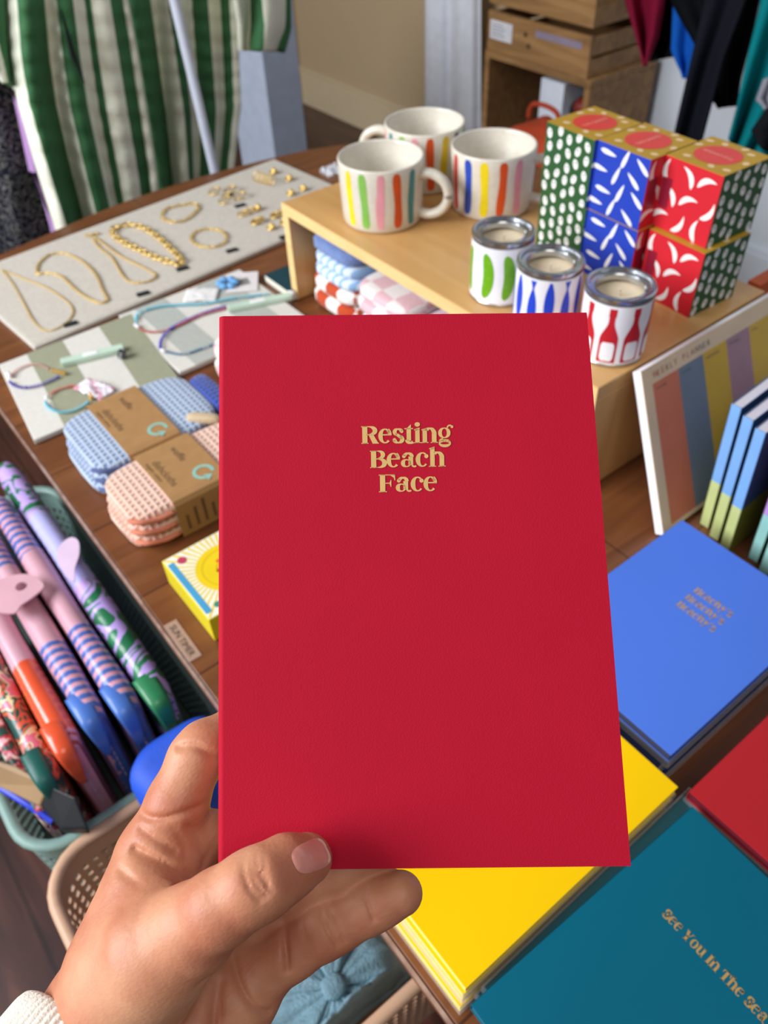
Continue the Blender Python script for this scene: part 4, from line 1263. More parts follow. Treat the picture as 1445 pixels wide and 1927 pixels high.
# hanging tabs
def tab(label, pix, z, hole=None, m=None):
    P = [W(120, 960, z)]
    if hole:
        c = W(hole[0], hole[1], z); rh = hole[2]
    else:
        xs = sum(p[0] for p in pix) / len(pix); ys = sum(p[1] for p in pix) / len(pix)
        c = W(xs, ys, z); rh = .0004
    out = spline([W(x, y, z) for x, y in pix], 5, True)
    b = MB()
    v = []
    for p in out:
        d = (p - c); d.z = 0
        inner = c + d.normalized() * rh
        v += [inner, p]
    n = len(out)
    top = [(2 * i, 2 * i + 1, 2 * ((i + 1) % n) + 1, 2 * ((i + 1) % n)) for i in range(n)]
    b.add(v, top)
    o = b.build('hang_tab', m, solid=.002)
    return tag(o, label, 'tab')
k2 = lambda x, y: (x / 3.323, 820 + y / 3.323)
tab('pale pink rounded hang tab sticking up between the striped pouches', [k2(*p) for p in ((375, 690), (440, 640), (490, 660), (497, 740), (470, 830), (462, 915), (395, 850), (360, 760))], .702, None, plain('tab_pink', '#e3c9e4', .4))
tab('pink hang tab with a round hole above the orange pouch', [k2(*p) for p in ((-60, 960), (30, 890), (150, 868), (225, 890), (275, 945), (195, 1020), (130, 1065), (90, 1112), (-20, 1100), (-70, 1050))], .700, (k2(135, 945)[0], k2(135, 945)[1], .0062), plain('tab_rose', '#d9a9b6', .4))

# ================================================================ hats in the peach crate
M_denim = plain('washed_denim', '#6f8f9c', .85, var=.18, vs=60, bump=.6, bs=400, bd=.003)
hc = W(628, 1858, .552)
ht = thing('denim_hat', 'washed blue denim bucket hat with a covered button, in the peach crate', 'hat', (hc.x, hc.y, .45))
def hatfn(R_, wob):
    prof = [(.0, .600), (.03, .599), (.060, .594), (.074, .584), (.080, .560), (.085, .530), (.088, .520), (.108, .508), (.125, .492), (.128, .490)]
    def fn(u, v):
        k = v * (len(prof) - 1); i = min(int(k), len(prof) - 2); t = k - i
        r_ = prof[i][0] * (1 - t) + prof[i + 1][0] * t; z = prof[i][1] * (1 - t) + prof[i + 1][1] * t
        a = 2 * math.pi * u
        w_ = wob * (math.sin(5 * a + 1) + .6 * math.sin(9 * a) + .4 * math.sin(17 * a + v * 6)) * min(1, r_ / .05)
        z -= .0035 * max(0, math.cos(6 * a)) ** 12 * min(1, r_ / .02) * (r_ < .09)
        X, Y = hc.x + (r_ * R_ + w_ * .5) * math.cos(a), hc.y + (r_ * R_ + w_ * .5) * math.sin(a)
        ex = max(0, X + .188)
        return (X - ex * .9, Y, z - .048 + w_ + ex * .7)
    return fn
MB().grid(120, 34, hatfn(.78, .0030), 0, wu=True).build('crown_and_brim', M_denim, ht, smooth=True, angle=180, solid=.002)
b = MB(); rbox(b, (hc.x, hc.y, .555), (.022, .022, .012), 2.4, 0, 24, 12); b.build('covered_button', M_denim, ht, smooth=True, angle=180)
b = MB()
for k in range(6):
    a = (k + .5) * math.pi / 3 + .26
    for q in range(8):
        r0 = .014 + q * .0052
        if hc.x + r0 * math.cos(a) > -.196: continue
        b.tube([(hc.x + r0 * math.cos(a), hc.y + r0 * math.sin(a), .5535 - (r0 / .055) ** 3 * .008), (hc.x + (r0 + .0032) * math.cos(a), hc.y + (r0 + .0032) * math.sin(a), .5535 - ((r0 + .003) / .055) ** 3 * .008)], .0005, 5)
b.build('top_stitching', plain('denim_thread', '#93adb3', .8), ht)
p = W(362, 1462, .64)
b = MB(); rbox(b, (p.x, p.y, .647), (.085, .10, .074), 3.2, 0, 48, 24, .045)
tag(b.build('blue_hat', P_blu, smooth=True, angle=180), 'royal blue cloth hat resting on the crate rims just behind the fingers', 'hat')

# ================================================================ background: clothes, shelf, curtain
def interp(poly, v):
    k = v * (len(poly) - 1); i = min(int(k), len(poly) - 2); t = k - i
    return (poly[i][0] * (1 - t) + poly[i + 1][0] * t, poly[i][1] * (1 - t) + poly[i + 1][1] * t)
def hanging(name, L, R_, axis, dist, mats, mt, parent=None, nu=40, nv=40, folds=5, amp=.02, quilt=0, solid=.006, seed=0):
    b = MB()
    ph = seed * 1.7
    def fn(u, v):
        a, c = interp(L, v), interp(R_, v)
        px, py = a[0] + (c[0] - a[0]) * u, a[1] + (c[1] - a[1]) * u
        d = amp * (math.sin(folds * 2 * math.pi * u + ph + 1.5 * v) + .5 * math.sin(folds * 4.7 * u + 2 * v + ph)) * (.4 + .6 * v)
        if quilt:
            d += quilt * (abs(math.sin(math.pi * v * 14 + .6 * math.sin(6 * u))) ** .5 - .5)
        p = WX(px, py, dist - d) if axis == 'x' else WY(px, py, dist - d)
        return p
    b.grid(nu, nv, fn, mt)
    return b.build(name, mats, parent, smooth=True, angle=180, solid=solid)
M_qg = plain('quilt_green', '#3a7044', .75, var=.12, vs=14, bump=.3, bs=80, bd=.004)
M_qc = plain('quilt_cream', '#f0f1dc', .75, var=.06, vs=14, bump=.3, bs=80, bd=.004)
def stripes_idx(edges, nu):
    def f(i, j):
        u = (i + .5) / (nu - 1)
        k = 0
        for q, e in enumerate(edges):
            if u >= e: k = q
        return k % 2
    return f
c1 = lambda x, y: (x / 2.331, y / 2.331)
robe = thing('striped_quilted_robe', 'green and cream striped quilted robe on the clothes rail, left front panel', 'robe', tuple(WX(150, 250, -1.62)), 'green and cream striped quilted robes')
hanging('front_panel', [c1(-30, -560), c1(20, -250), c1(45, 0), c1(60, 250), c1(90, 450), c1(160, 700), c1(290, 1120)], [c1(380, -560), c1(520, -250), c1(556, 0), c1(600, 250), c1(640, 500), c1(680, 760), c1(700, 1000)], 'x', -1.62, [M_qc, M_qg],
        stripes_idx([0, .09, .27, .41, .52, .61, .70, .83, .97], 61), robe, 61, 56, 3, .022, .012, .012, 1)
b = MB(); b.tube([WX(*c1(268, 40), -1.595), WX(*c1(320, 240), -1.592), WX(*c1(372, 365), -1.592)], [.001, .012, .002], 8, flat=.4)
b.build('pocket_shade', plain('pocket_shadow', '#1b2420', .9), robe, smooth=True)  # dark strip standing in for the shade inside the pocket slit
hanging('left_sleeve', [c1(-180, -560), c1(-160, -100), c1(-120, 150), c1(-90, 300)], [c1(60, -560), c1(50, -100), c1(60, 180), c1(85, 400)], 'x', -1.645, [M_qg, M_qc], stripes_idx([0, .45, .62, .8], 31), robe, 31, 30, 2, .02, .005, .012, 5)
robe2 = thing('striped_quilted_robe', 'green and cream striped quilted robe on the clothes rail, behind the white pole', 'robe', tuple(WX(370, 250, -1.66)), 'green and cream striped quilted robes')
hanging('front_panel', [c1(480, -560), c1(545, -200), c1(570, 0), c1(610, 250), c1(655, 520), c1(720, 900)], [c1(1010, -560), c1(1020, -200), c1(1035, 0), c1(1045, 250), c1(1050, 460), c1(1005, 860)], 'x', -1.71, [M_qg, M_qc],
        stripes_idx([0, .17, .37, .44, .59, .72, .83, .95], 61), robe2, 61, 56, 3, .02, .012, .012, 2)
hanging('sleeve', [c1(900, -560), c1(985, -200), c1(1035, 0), c1(1050, 100), c1(1055, 222)], [c1(1240, -560), c1(1265, -200), c1(1275, 0), c1(1272, 120), c1(1240, 225)], 'x', -1.63, [M_qc, M_qg], stripes_idx([0, .27, .50, .88], 41), robe2, 41, 30, 1.5, .02, .004, .012, 3)
lp = thing('leopard_coat', 'grey leopard print coat with lilac trim at the left edge', 'coat', tuple(WX(20, 330, -1.72)))
hanging('coat_panel', [(-160, -240), (-160, 100), (-160, 560)], [(10, -240), (18, 150), (118, 520)], 'x', -1.74, [blotch('leopard', [(0, '#23252f'), (.42, '#4e5364'), (.50, '#9a958f'), (.56, '#2a2c38')], 95, .9, 'noise', .6)], 0, lp, 40, 40, 2, .02, 0, .01, 4)
b = MB(); b.tube([WX(8, 150, -1.70), WX(36, 200, -1.70), WX(62, 320, -1.70), WX(105, 440, -1.70)], [.012, .014, .016, .018], 8, flat=.5)
b.build('lilac_trim', plain('lilac_satin', '#c79ad6', .5), lp, smooth=True)
rl = thing('clothes_rail', 'white metal clothes rail pole in front of the striped robes', 'clothes rail', (WX(400, 320, -1.56).x, WX(400, 320, -1.56).y, 0))
pt, pb = WX(328, 0, -1.56), WX(405, 330, -1.54)
pd = (pb - pt).normalized()
MB().tube([pt - pd * .75, pt + pd * ((pt.z - .0) / -pd.z)], .0095, 16).build('upright_pole', plain('white_enamel', '#d5dbea', .3, coat=.3), rl, smooth=True)
b = MB(); b.tube([WX(-200, -330, -1.64), WX(620, -330, -1.64)], .011, 14); b.build('hanging_bar', plain('white_enamel', '#d5dbea', .3), rl, smooth=True)
# pale plinth
p0 = WX(505, 200, -2.2)
pr_ = WX(560, 200, -2.2)
ob = MB().box(-2.42, -2.2, p0.y, pr_.y + .02, 0, .80).build('display_plinth', plain('plinth_paint', '#a9b4c6', .6), bevel=.003)
tag(ob, 'pale blue grey display plinth behind the striped robe sleeve', 'plinth')
# curtain
b = MB()
def cf(u, v):
    px = 800 + 105 * u; py = -420 + 700 * v
    return WY(px, py, 2.16 - .014 * math.sin(u * 11) - .004 * math.sin(u * 23 + v))
b.grid(70, 16, cf)
tag(b.build('curtain', plain('white_voile', '#d9dde6', .8), smooth=True, angle=180, solid=.003), 'long white curtain hanging against the wall beside the wooden shelf', 'curtain')
# pine shelf with two crates
M_pine = wood('pine', [(.25, '#7a5a38'), (.5, '#9a7347'), (.8, '#b48a5a')], (3, 20, 20), .55, 0, 2)
M_pined = wood('dark_panel', [(.3, '#3b2a25'), (.7, '#4b362f')], (8, 8, 2), .7)
SX0, SX1, SY0, SY1, SZ = -2.005, -1.575, 1.945, 2.235, .597
sh = thing('wooden_shelf', 'open wooden shelf unit standing against the wall under two pine crates', 'shelf', ((SX0 + SX1) / 2, (SY0 + SY1) / 2, 0))
MB().box(SX0, SX1, SY0, SY1, SZ - .02, SZ).build('top_board', M_pine, sh, bevel=.002)
MB().box(SX0, SX0 + .02, SY0, SY1, 0, SZ - .0202).build('side_panel', M_pine, sh)
MB().box(SX1 - .02, SX1, SY0, SY1, 0, SZ - .0202).build('side_panel', M_pine, sh)
MB().box(SX0 + .0202, SX0 + .215, SY1 - .02, SY1, 0, SZ - .0202).build('back_panel', M_pined, sh)
tag(MB().box(SX0 + .225, SX0 + .318, SY0 + .02, SY1 - .021, 0, .56).build('storage_box', plain('pale_box', '#dfe6f2', .6), bevel=.003), 'taller pale storage box inside the wooden shelf', 'box')
tag(MB().box(SX0 + .32, SX1 - .0212, SY0 + .03, SY1 - .021, 0, .455).build('storage_box', plain('pale_box', '#dfe6f2', .6), bevel=.003), 'shorter pale storage box inside the wooden shelf, under the shoe', 'box')
def pinecrate(label, z0, h, dx=0):
    r = thing('pine_crate', label, 'crate', ((SX0 + SX1) / 2, (SY0 + SY1) / 2, z0), 'pine crates on the shelf unit')
    x0, x1, y0, y1 = SX0 + .004 + dx, SX1 - .02 + dx, SY0 + .002, SY1 - .02
    MB().box(x0, x1, y0, y0 + .014, z0 + .0005, z0 + h - .018).build('front_board', M_pine, r, bevel=.002)
    for k in range(2):
        z = z0 + .0005 + k * (h - .02) * .52
        MB().box(x1 - .012, x1, y0 + .0142, y1, z, z + (h - .02) * .44).build('side_slat', M_pine, r, bevel=.002)
        MB().box(x0, x0 + .012, y0 + .0142, y1, z, z + (h - .02) * .44).build('side_slat', M_pine, r, bevel=.002)
    MB().box(x0, x1, y1 - .012, y1, z0 + .0005, z0 + h - .018).build('back_board', M_pine, r)
    MB().box(x0 + .0122, x1 - .0122, y0 + .0142, y1 - .0122, z0 + .0005, z0 + .01).build('bottom_board', M_pine, r)
    MB().box(x0 + .012, x0 + .105, y0 - .001, y0 - .0001, z0 + h * .28, z0 + h * .68).build('paper_label', plain('crate_label', '#dadbe0', .6), r)
    b = MB()
    for k in range(4): b.box(x0 + .02, x0 + .075 - .008 * (k % 2), y0 - .0014, y0 - .001, z0 + h * .36 + k * .009, z0 + h * .36 + k * .009 + .003)
    b.build('printed_lines', plain('label_ink', '#8a8c98', .6), r)
    MB().box(x0 + .20, x1 - .03, y0 - .001, y0 - .0001, z0 + h * .56, z0 + h * .70).build('lavender_strip', plain('lavender_strip', '#8f8598', .6), r)
    b = MB()
    for kx, kz in ((.16, .55), (.175, .33)):
        b.polys([[(x0 + kx + .008 * math.cos(a), z0 + h * kz + .007 * math.sin(a)) for a in [j * .6283 for j in range(10)]]], lambda x, z: (x, y0 - .0006, z))
    b.build('knots', plain('knot', '#4e3521', .7), r)
pinecrate('pine crate with a white paper label, lower one on the shelf', SZ, .125)
pinecrate('pine crate with a cream paper label, upper one on the shelf', SZ + .126, .13)
# shoe and orange bag
p = WY(1105, 185, 2.02)
r = thing('shoe', 'black and red shoe inside the wooden shelf', 'shoe', (p.x, 2.05, .4555))
b = MB(); rbox(b, (p.x, 2.05, .493), (.085, .16, .072), 2.6, 0, 24, 14, .05); b.build('upper', plain('shoe_black', '#1a181c', .5), r, smooth=True, angle=180)
b = MB(); rbox(b, (p.x + .01, 2.0, .505), (.06, .07, .05), 2.4, 0, 20, 10, .05); b.build('red_panel', plain('shoe_red', '#7c2620', .5), r, smooth=True, angle=180)
p = W(1012, 330, .50)
r = thing('orange_bag', 'orange fabric bag standing behind the mugs', 'bag', (p.x, p.y, 0))
b = MB(); rbox(b, (p.x, p.y, .311), (.20, .16, .62), 5, 0, 30, 20, .03); b.build('bag_body', plain('orange_canvas', '#b8431f', .8, bump=.3), r, smooth=True, angle=180)
b = MB(); b.tube(spline([(p.x - .05, p.y, .60), (p.x - .04, p.y, .66), (p.x + .04, p.y, .66), (p.x + .05, p.y, .60)], 6), .006, 8); b.build('handle', plain('orange_strap', '#a33a1b', .8), r, smooth=True)
# clothes on the right
def garment(name, label, L, R_, y, col, folds=2, amp=.015, cat='garment', seed=0, rough=.8):
    o = hanging(name, L, R_, 'y', y, [plain('cloth_' + col, col, rough, 0, .1, var=.1, vs=10, bump=.2, bs=300)], 0, None, 30, 40, folds, amp, 0, .006, seed)
    return tag(o, label, cat, None)
garment('burgundy_garment', 'burgundy garment hanging to a point over the pine crates', [(1140, -420), (1165, -100), (1177, 0), (1195, 60), (1212, 124)], [(1262, -420), (1255, -100), (1250, 0), (1238, 70), (1215, 125)], 1.80, '#7a1230', 1.5, .02)
garment('dark_garment', 'very dark garment hanging behind the blue one', [(1240, -420), (1240, -100), (1243, 0), (1232, 75), (1222, 116)], [(1330, -420), (1330, -100), (1318, 0), (1290, 60), (1270, 105)], 1.86, '#0b0c12', 1.5, .015)
garment('blue_garment', 'bright blue garment hanging to a point beside the dark trousers', [(1255, -420), (1262, -100), (1268, 10), (1264, 95), (1286, 147)], [(1330, -420), (1325, -100), (1318, 10), (1312, 90), (1291, 148)], 1.77, '#1158b4', 1, .01)
garment('black_coat', 'black coat with a curved hem hanging by the teal one', [(1260, -420), (1262, -100), (1262, 0), (1310, 85), (1335, 185), (1352, 203)], [(1445, -420), (1440, -100), (1428, 0), (1415, 60), (1392, 150), (1385, 200)], 1.72, '#07090d', 2, .012)
garment('navy_trousers', 'dark navy trouser leg hanging in front of the black coat', [(1345, -420), (1338, -100), (1328, 0), (1300, 120), (1266, 262)], [(1440, -420), (1425, -100), (1402, 0), (1360, 110), (1318, 272)], 1.64, '#14161f', 1, .012)
garment('teal_coat', 'long teal coat hanging at the right edge', [(1452, -420), (1440, -100), (1432, 10), (1405, 120), (1372, 262)], [(1640, -420), (1620, -100), (1600, 10), (1520, 200), (1420, 330)], 1.60, '#067a80', 2.5, .02)
garment('striped_scarf', 'grey and white scarf end over the teal coat', [(1438, 150), (1424, 188), (1440, 204)], [(1500, 120), (1500, 170), (1480, 235)], 1.54, '#8d8e98', 3, .01)
garment('black_strap', 'black strap hanging low over the teal coat', [(1445, 205), (1415, 245), (1432, 280)], [(1500, 210), (1500, 250), (1480, 300)], 1.52, '#121418', 1, .01)
r = thing('clothes_bar', 'dark metal bar the clothes at the right hang from', 'clothes rail', (-.8, 1.7, 1.25))
za = WY(1300, -420, 1.70)
MB().tube([(WY(1100, -420, 1.7).x, 1.7, za.z + .02), (WY(1700, -420, 1.7).x, 1.7, za.z + .02)], .012, 14).build('bar', P_blk, r, smooth=True)

# ================================================================ the held red notebook
q0, q1, q3 = D(412, 595, .3213), D(1104, 588, .3219), D(410, 1638, .2855)
bn_ = (q1 - q0).cross(q3 - q0).normalized()
if bn_.dot(FWD) > 0: bn_ = -bn_                       # towards the viewer
def onbook(px, py, off=0.0):
    d = ray(px, py)
    t = (q0 - CAM).dot(bn_) / d.dot(bn_)
    return CAM + d * t + bn_ * off
q2 = onbook(1187, 1630)
bk = thing('red_notebook', 'red softcover notebook held up in the hand, gold lettering Resting Beach Face', 'notebook', tuple((q0 + q2) / 2))
TH = .0085
M_redc = plain('cover_crimson', '#b0122c', .7, 0, .12, .02, 30, .25, 1400, .0004)
def bl(u, v, off): return (q0 * (1 - u) + q1 * u) * (1 - v) + (q3 * (1 - u) + q2 * u) * v + bn_ * off
sec = [(1.0, 0), (.5, 0), (.014, 0)] + [(.014 - .014 * math.sin(a), -.002 * (1 - math.cos(a))) for a in [k * math.pi / 20 for k in range(1, 11)]] + [(0, -TH * .5), (0, -TH + .002), (.003, -TH + .0005), (.01, -TH), (.5, -TH), (1.0, -TH)]
b = MB()
def cvf(u, v):
    s, o_ = sec[int(round(u * (len(sec) - 1)))]
    return bl(s, v, o_ - .0003)
b.grid(len(sec), 12, cvf)
b.build('cover', M_redc, bk, solid=.0006)
b = MB()
P8 = [bl(u, v, o_) for o_ in (-TH + .0008, -.0009) for u, v in ((.006, .997), (.997, .997), (.997, .003), (.006, .003))]
b.hexa(P8[:4], P8[4:]); b.build('page_block', M_page, bk)
b = MB()
for txt, x0, x1, y0, y1, cap in (('Resting', 680, 854, 835.5, 833, 33), ('Beach', 696.5, 838.5, 881, 878, 32.5), ('Face', 713, 823.5, 926.5, 924.5, 33)):
    ps, tw = word(txt, .0)
    b.polys(ps, lambda x, y: onbook(x0 + (x1 - x0) * x / tw - y * .5, y0 + (y1 - y0) * x / tw - y * cap, .00018))
b.build('title_lettering', plain('matte_gold', '#cba764', .5, .15, .5, .05, 300), bk)

# ================================================================ the hand
def CP(px, py, dep): return np.array([(px - 722.5) / F_PX * dep, -(py - 963.5) / F_PX * dep, -dep])
h = .00085
lo = np.array([-.148, -.262, -.350]); hi_ = np.array([.030, -.062, -.246])
nx, ny, nz = [int((hi_[i] - lo[i]) / h) for i in range(3)]
gx = (lo[0] + h * np.arange(nx)).astype(np.float32)[:, None, None]
gy = (lo[1] + h * np.arange(ny)).astype(np.float32)[None, :, None]
gz = (lo[2] + h * np.arange(nz)).astype(np.float32)[None, None, :]
def cone(a, b_, ra, rb):
    a = a.astype(np.float32); d = (b_ - a).astype(np.float32)
    L2 = float(d @ d)
    t = ((gx - a[0]) * d[0] + (gy - a[1]) * d[1] + (gz - a[2]) * d[2]) / L2
    np.clip(t, 0, 1, out=t)
    r = np.sqrt((gx - a[0] - t * d[0]) ** 2 + (gy - a[1] - t * d[1]) ** 2 + (gz - a[2] - t * d[2]) ** 2)
    return r - (ra + (rb - ra) * t)
def smin(a, b_, k):
    hh = np.clip(.5 + .5 * (b_ - a) / k, 0, 1)
    return b_ + (a - b_) * hh - k * hh * (1 - hh)
def limb(pts, k=.002):
    P_ = [(CP(x, y, z), r / 1000) for x, y, z, r in pts]
    d = None
    for i in range(len(P_) - 1):
        c = cone(P_[i][0], P_[i + 1][0], P_[i][1], P_[i + 1][1])
        d = c if d is None else smin(d, c, k)
    return d
palm = limb([(70, 2130, .282, 25.5), (205, 1930, .295, 25.0), (262, 1800, .290, 23.0), (286, 1692, .296, 19), (290, 1608, .303, 13.2)], .006)          # wrist to index knuckle
palm = smin(palm, limb([(215, 2060, .31, 24), (330, 1860, .312, 17), (395, 1700, .3165, 11.5)], .006), .010)
palm = smin(palm, limb([(250, 2080, .31, 24), (400, 1880, .314, 16), (455, 1775, .3185, 12.0)], .006), .010)
palm = smin(palm, limb([(260, 2110, .306, 26), (382, 1955, .305, 19), (452, 1878, .307, 13.5), (492, 1830, .3095, 11.8)], .006), .010)
palm = smin(palm, limb([(335, 1615, .3075, 10), (402, 1568, .3125, 9)], .003), .010)                                                             # web between thumb and index
palm = smin(palm, limb([(238, 1860, .285, 21.5), (300, 1790, .277, 19.5), (365, 1752, .271, 15.0)], .004), .006)                                      # ball of the thumb
thumb = limb([(350, 1746, .270, 13.8), (415, 1708, .264, 12.3), (470, 1672, .2625, 11.6), (498, 1658, .2635, 11.2), (540, 1632, .2695, 10.4), (577, 1617, .2757, 8.8)], .003)
index = limb([(290, 1608, .303, 13.0), (334, 1510, .305, 11.5), (368, 1428, .308, 10.4), (386, 1406, .3105, 10.2)], .003)
index = smin(index, limb([(386, 1406, .3105, 10.1), (450, 1368, .319, 8.8), (520, 1330, .321, 7.8)], .003), .003)
pinky = limb([(486, 1832, .3095, 11.6), (550, 1786, .309, 10.8), (612, 1748, .308, 10.6), (640, 1733, .3075, 10.2), (692, 1708, .3055, 9.5), (720, 1694, .3045, 9.1), (754, 1681, .3030, 8.3)], .003)
ring_ = limb([(455, 1775, .3185, 11.5), (560, 1680, .316, 9.8), (640, 1640, .3125, 9.3), (715, 1602, .311, 8.0)], .003)
middle = limb([(395, 1700, .3165, 11), (500, 1590, .320, 9.5), (600, 1530, .3165, 9), (670, 1500, .315, 8)], .003)
dist = smin(palm, index, .006)
dist = smin(dist, middle, .004)
dist = smin(dist, ring_, .0015)
dist = smin(dist, pinky, .002)
dist = smin(dist, thumb, .0035)
# creases: soft grooves cut where the skin folds
creases = [
    ([(418, 1796), (375, 1832), (310, 1848), (245, 1844)], .27, 1.5, .9), ([(416, 1802), (392, 1846), (335, 1880), (268, 1893)], .275, 1.6, .8),
    ([(398, 1800), (360, 1815), (300, 1822)], .27, 1.3, .5), ([(425, 1798), (408, 1850), (400, 1900), (402, 1950)], .29, 1.8, 1.3), ([(418, 1810), (400, 1870), (350, 1915), (290, 1925)], .28, 1.4, .5),
    ([(432, 1815), (452, 1850), (480, 1885), (503, 1905)], .298, 1.5, 1.0), ([(528, 1745), (538, 1790), (541, 1822)], .299, 1.6, 1.3),
    ([(252, 1706), (285, 1704), (320, 1690), (352, 1664)], .28, 2.2, 1.6), ([(252, 1600), (300, 1618), (345, 1645), (362, 1658)], .29, 1.8, 1.0),
    ([(262, 1560), (300, 1578), (330, 1600)], .293, 1.4, .5), ([(262, 1538), (300, 1538), (345, 1528), (404, 1518)], .295, 1.6, .8),
    ([(222, 1640), (270, 1655), (320, 1680)], .285, 1.3, .5), ([(355, 1550), (372, 1590), (380, 1625)], .297, 1.2, .5), ([(330, 1548), (345, 1580), (352, 1610)], .297, 1.1, .4),
    ([(335, 1408), (365, 1404), (395, 1418), (412, 1432)], .30, 1.5, .8),
    ([(452, 1616), (456, 1640), (470, 1668), (492, 1690)], .253, 1.1, .55), ([(463, 1612), (468, 1636), (482, 1662), (503, 1684)], .253, 1.0, .5), ([(476, 1612), (484, 1636), (496, 1656), (512, 1674)], .254, 1.0, .5),
    ([(490, 1618), (498, 1640), (505, 1662)], .254, .9, .35), ([(470, 1628), (480, 1620), (492, 1624), (497, 1638), (488, 1648), (476, 1643)], .253, .8, .35),
    ([(596, 1706), (612, 1742), (634, 1776)], .298, 1.2, .7), ([(608, 1700), (626, 1738), (648, 1768)], .298, 1.1, .6), ([(680, 1664), (690, 1696), (704, 1728)], .2965, 1.1, .6),
    ([(300, 1735), (350, 1712), (372, 1690), (392, 1668)], .285, 1.4, .6), ([(235, 1760), (275, 1742), (312, 1722)], .277, 1.2, .4), ([(418, 1815), (412, 1880), (425, 1945)], .293, 1.2, .6),
    ([(430, 1560), (395, 1600), (372, 1650)], .300, 1.2, .5), ([(300, 1640), (330, 1660), (350, 1675)], .29, 1.1, .4), ([(250, 1905), (320, 1905), (385, 1880), (405, 1850)], .28, 1.2, .45),
    ([(562, 1722), (570, 1752), (590, 1790)], .299, 1.0, .25), ([(420, 1742), (432, 1775), (430, 1795)], .272, 1.3, .3),
]
for pl2, dep, wd, amp in creases:
    pts = [CP(x, y, dep) for x, y in pl2]
    pp = spline([Vector(p) for p in pts], 3)
    mn = np.min([list(p) for p in pp], axis=0) - .007; mx = np.max([list(p) for p in pp], axis=0) + .007
    i0 = np.clip(((mn - lo) / h).astype(int), 0, [nx, ny, nz]); i1 = np.clip(((mx - lo) / h).astype(int) + 1, 0, [nx, ny, nz])
    sl = tuple(slice(i0[k], i1[k]) for k in range(3))
    if any(s.stop <= s.start for s in sl): continue
    X, Y, Z = gx[sl[0]], gy[:, sl[1]], gz[:, :, sl[2]]
    best = None
    for i in range(len(pp) - 1):
        a = np.array(pp[i], dtype=np.float32); d_ = np.array(pp[i + 1], dtype=np.float32) - a
        t = np.clip(((X - a[0]) * d_[0] + (Y - a[1]) * d_[1] + 0 * Z) / float(d_[0] ** 2 + d_[1] ** 2), 0, 1)
        # distance measured across the skin, weaker with depth
        r2 = (X - a[0] - t * d_[0]) ** 2 + (Y - a[1] - t * d_[1]) ** 2 + .05 * (Z - a[2] - t * d_[2]) ** 2
        best = r2 if best is None else np.minimum(best, r2)
    dist[sl] += (amp * 1.8 / 1000) * np.exp(-best / (wd / 1000) ** 2 * 1.6)
def surface_nets(d):
    s = d < 0
    nx, ny, nz = d.shape
    acc = np.zeros((nx - 1, ny - 1, nz - 1, 3), np.float32); cnt = np.zeros((nx - 1, ny - 1, nz - 1), np.float32)
    cr = [(0, 0, 0), (1, 0, 0), (0, 1, 0), (1, 1, 0), (0, 0, 1), (1, 0, 1), (0, 1, 1), (1, 1, 1)]
    V = lambda a, c: a[c[0]:nx - 1 + c[0], c[1]:ny - 1 + c[1], c[2]:nz - 1 + c[2]]
    for i in range(8):
        for ax in range(3):
            if cr[i][ax] == 0:
                j = list(cr[i]); j[ax] = 1
                a, b2 = V(d, cr[i]), V(d, j)
                m = V(s, cr[i]) != V(s, j)
                with np.errstate(divide='ignore', invalid='ignore'):
                    t = np.where(m, a / (a - b2), 0)
                for q in range(3):
                    acc[..., q] += np.where(m, cr[i][q] + (t if q == ax else 0), 0)
                cnt += m
    act = cnt > 0
    idx = -np.ones(act.shape, np.int64)
    idx[act] = np.arange(act.sum())
    w_ = np.argwhere(act)
    verts = w_ + acc[act] / cnt[act][:, None]
    quads = []
    for ax in range(3):
        sl0 = [slice(1, n - 1) for n in (nx, ny, nz)]; sl1 = list(sl0)
        sl0[ax] = slice(0, (nx, ny, nz)[ax] - 1); sl1[ax] = slice(1, (nx, ny, nz)[ax])
        a, b2 = s[tuple(sl0)], s[tuple(sl1)]
        e = np.argwhere(a != b2)
        off = np.array([1, 1, 1]); off[ax] = 0
        p = e + off
        inside = a[tuple(e.T)]
        u, v = (ax + 1) % 3, (ax + 2) % 3
        def g(du, dv):
            q = p.copy(); q[:, u] -= du; q[:, v] -= dv
            return idx[tuple(q.T)]
        qd = np.stack([g(1, 1), g(0, 1), g(0, 0), g(1, 0)], 1)
        qd[~inside] = qd[~inside][:, ::-1]
        quads.append(qd)
    return verts, np.concatenate(quads)
vs, qs = surface_nets(dist)
ok = (qs >= 0).all(1)
qs = qs[ok]
loc = vs * h + lo
Rm = np.array([[CAMM[i][j] for j in range(3)] for i in range(3)])
world = loc @ Rm.T + np.array(CAM)
horg = D(300, 1700, .295)
me = bpy.data.meshes.new('person')
me.from_pydata((world - np.array(horg)).tolist(), [], qs.tolist())
me.polygons.foreach_set('use_smooth', [True] * len(me.polygons))
hand = bpy.data.objects.new('person', me)
COL.objects.link(hand)
hand.location = horg
WORLD['person'] = horg
tag(hand, 'left hand of a person holding up the red notebook, thumb across its lower corner', 'person')
md = hand.modifiers.new('smooth', 'SMOOTH'); md.factor = .5; md.iterations = 2
m, nt, bs_, tc = newmat('skin')
setp(bs_, .48, 0, .38, 0, 0, .12)
n1 = nt.nodes.new('ShaderNodeTexNoise'); n1.inputs['Scale'].default_value = 38; n1.inputs['Detail'].default_value = 5
nt.links.new(tc.outputs['Object'], n1.inputs['Vector'])
nt.links.new(ramp(nt, n1.outputs[0], [(.32, '#b87256'), (.5, '#c68767'), (.68, '#d09876')]), bs_.inputs['Base Color'])
n2 = nt.nodes.new('ShaderNodeTexVoronoi'); n2.inputs['Scale'].default_value = 900
nt.links.new(mapping(nt, tc, (1, .6, 1)), n2.inputs['Vector'])
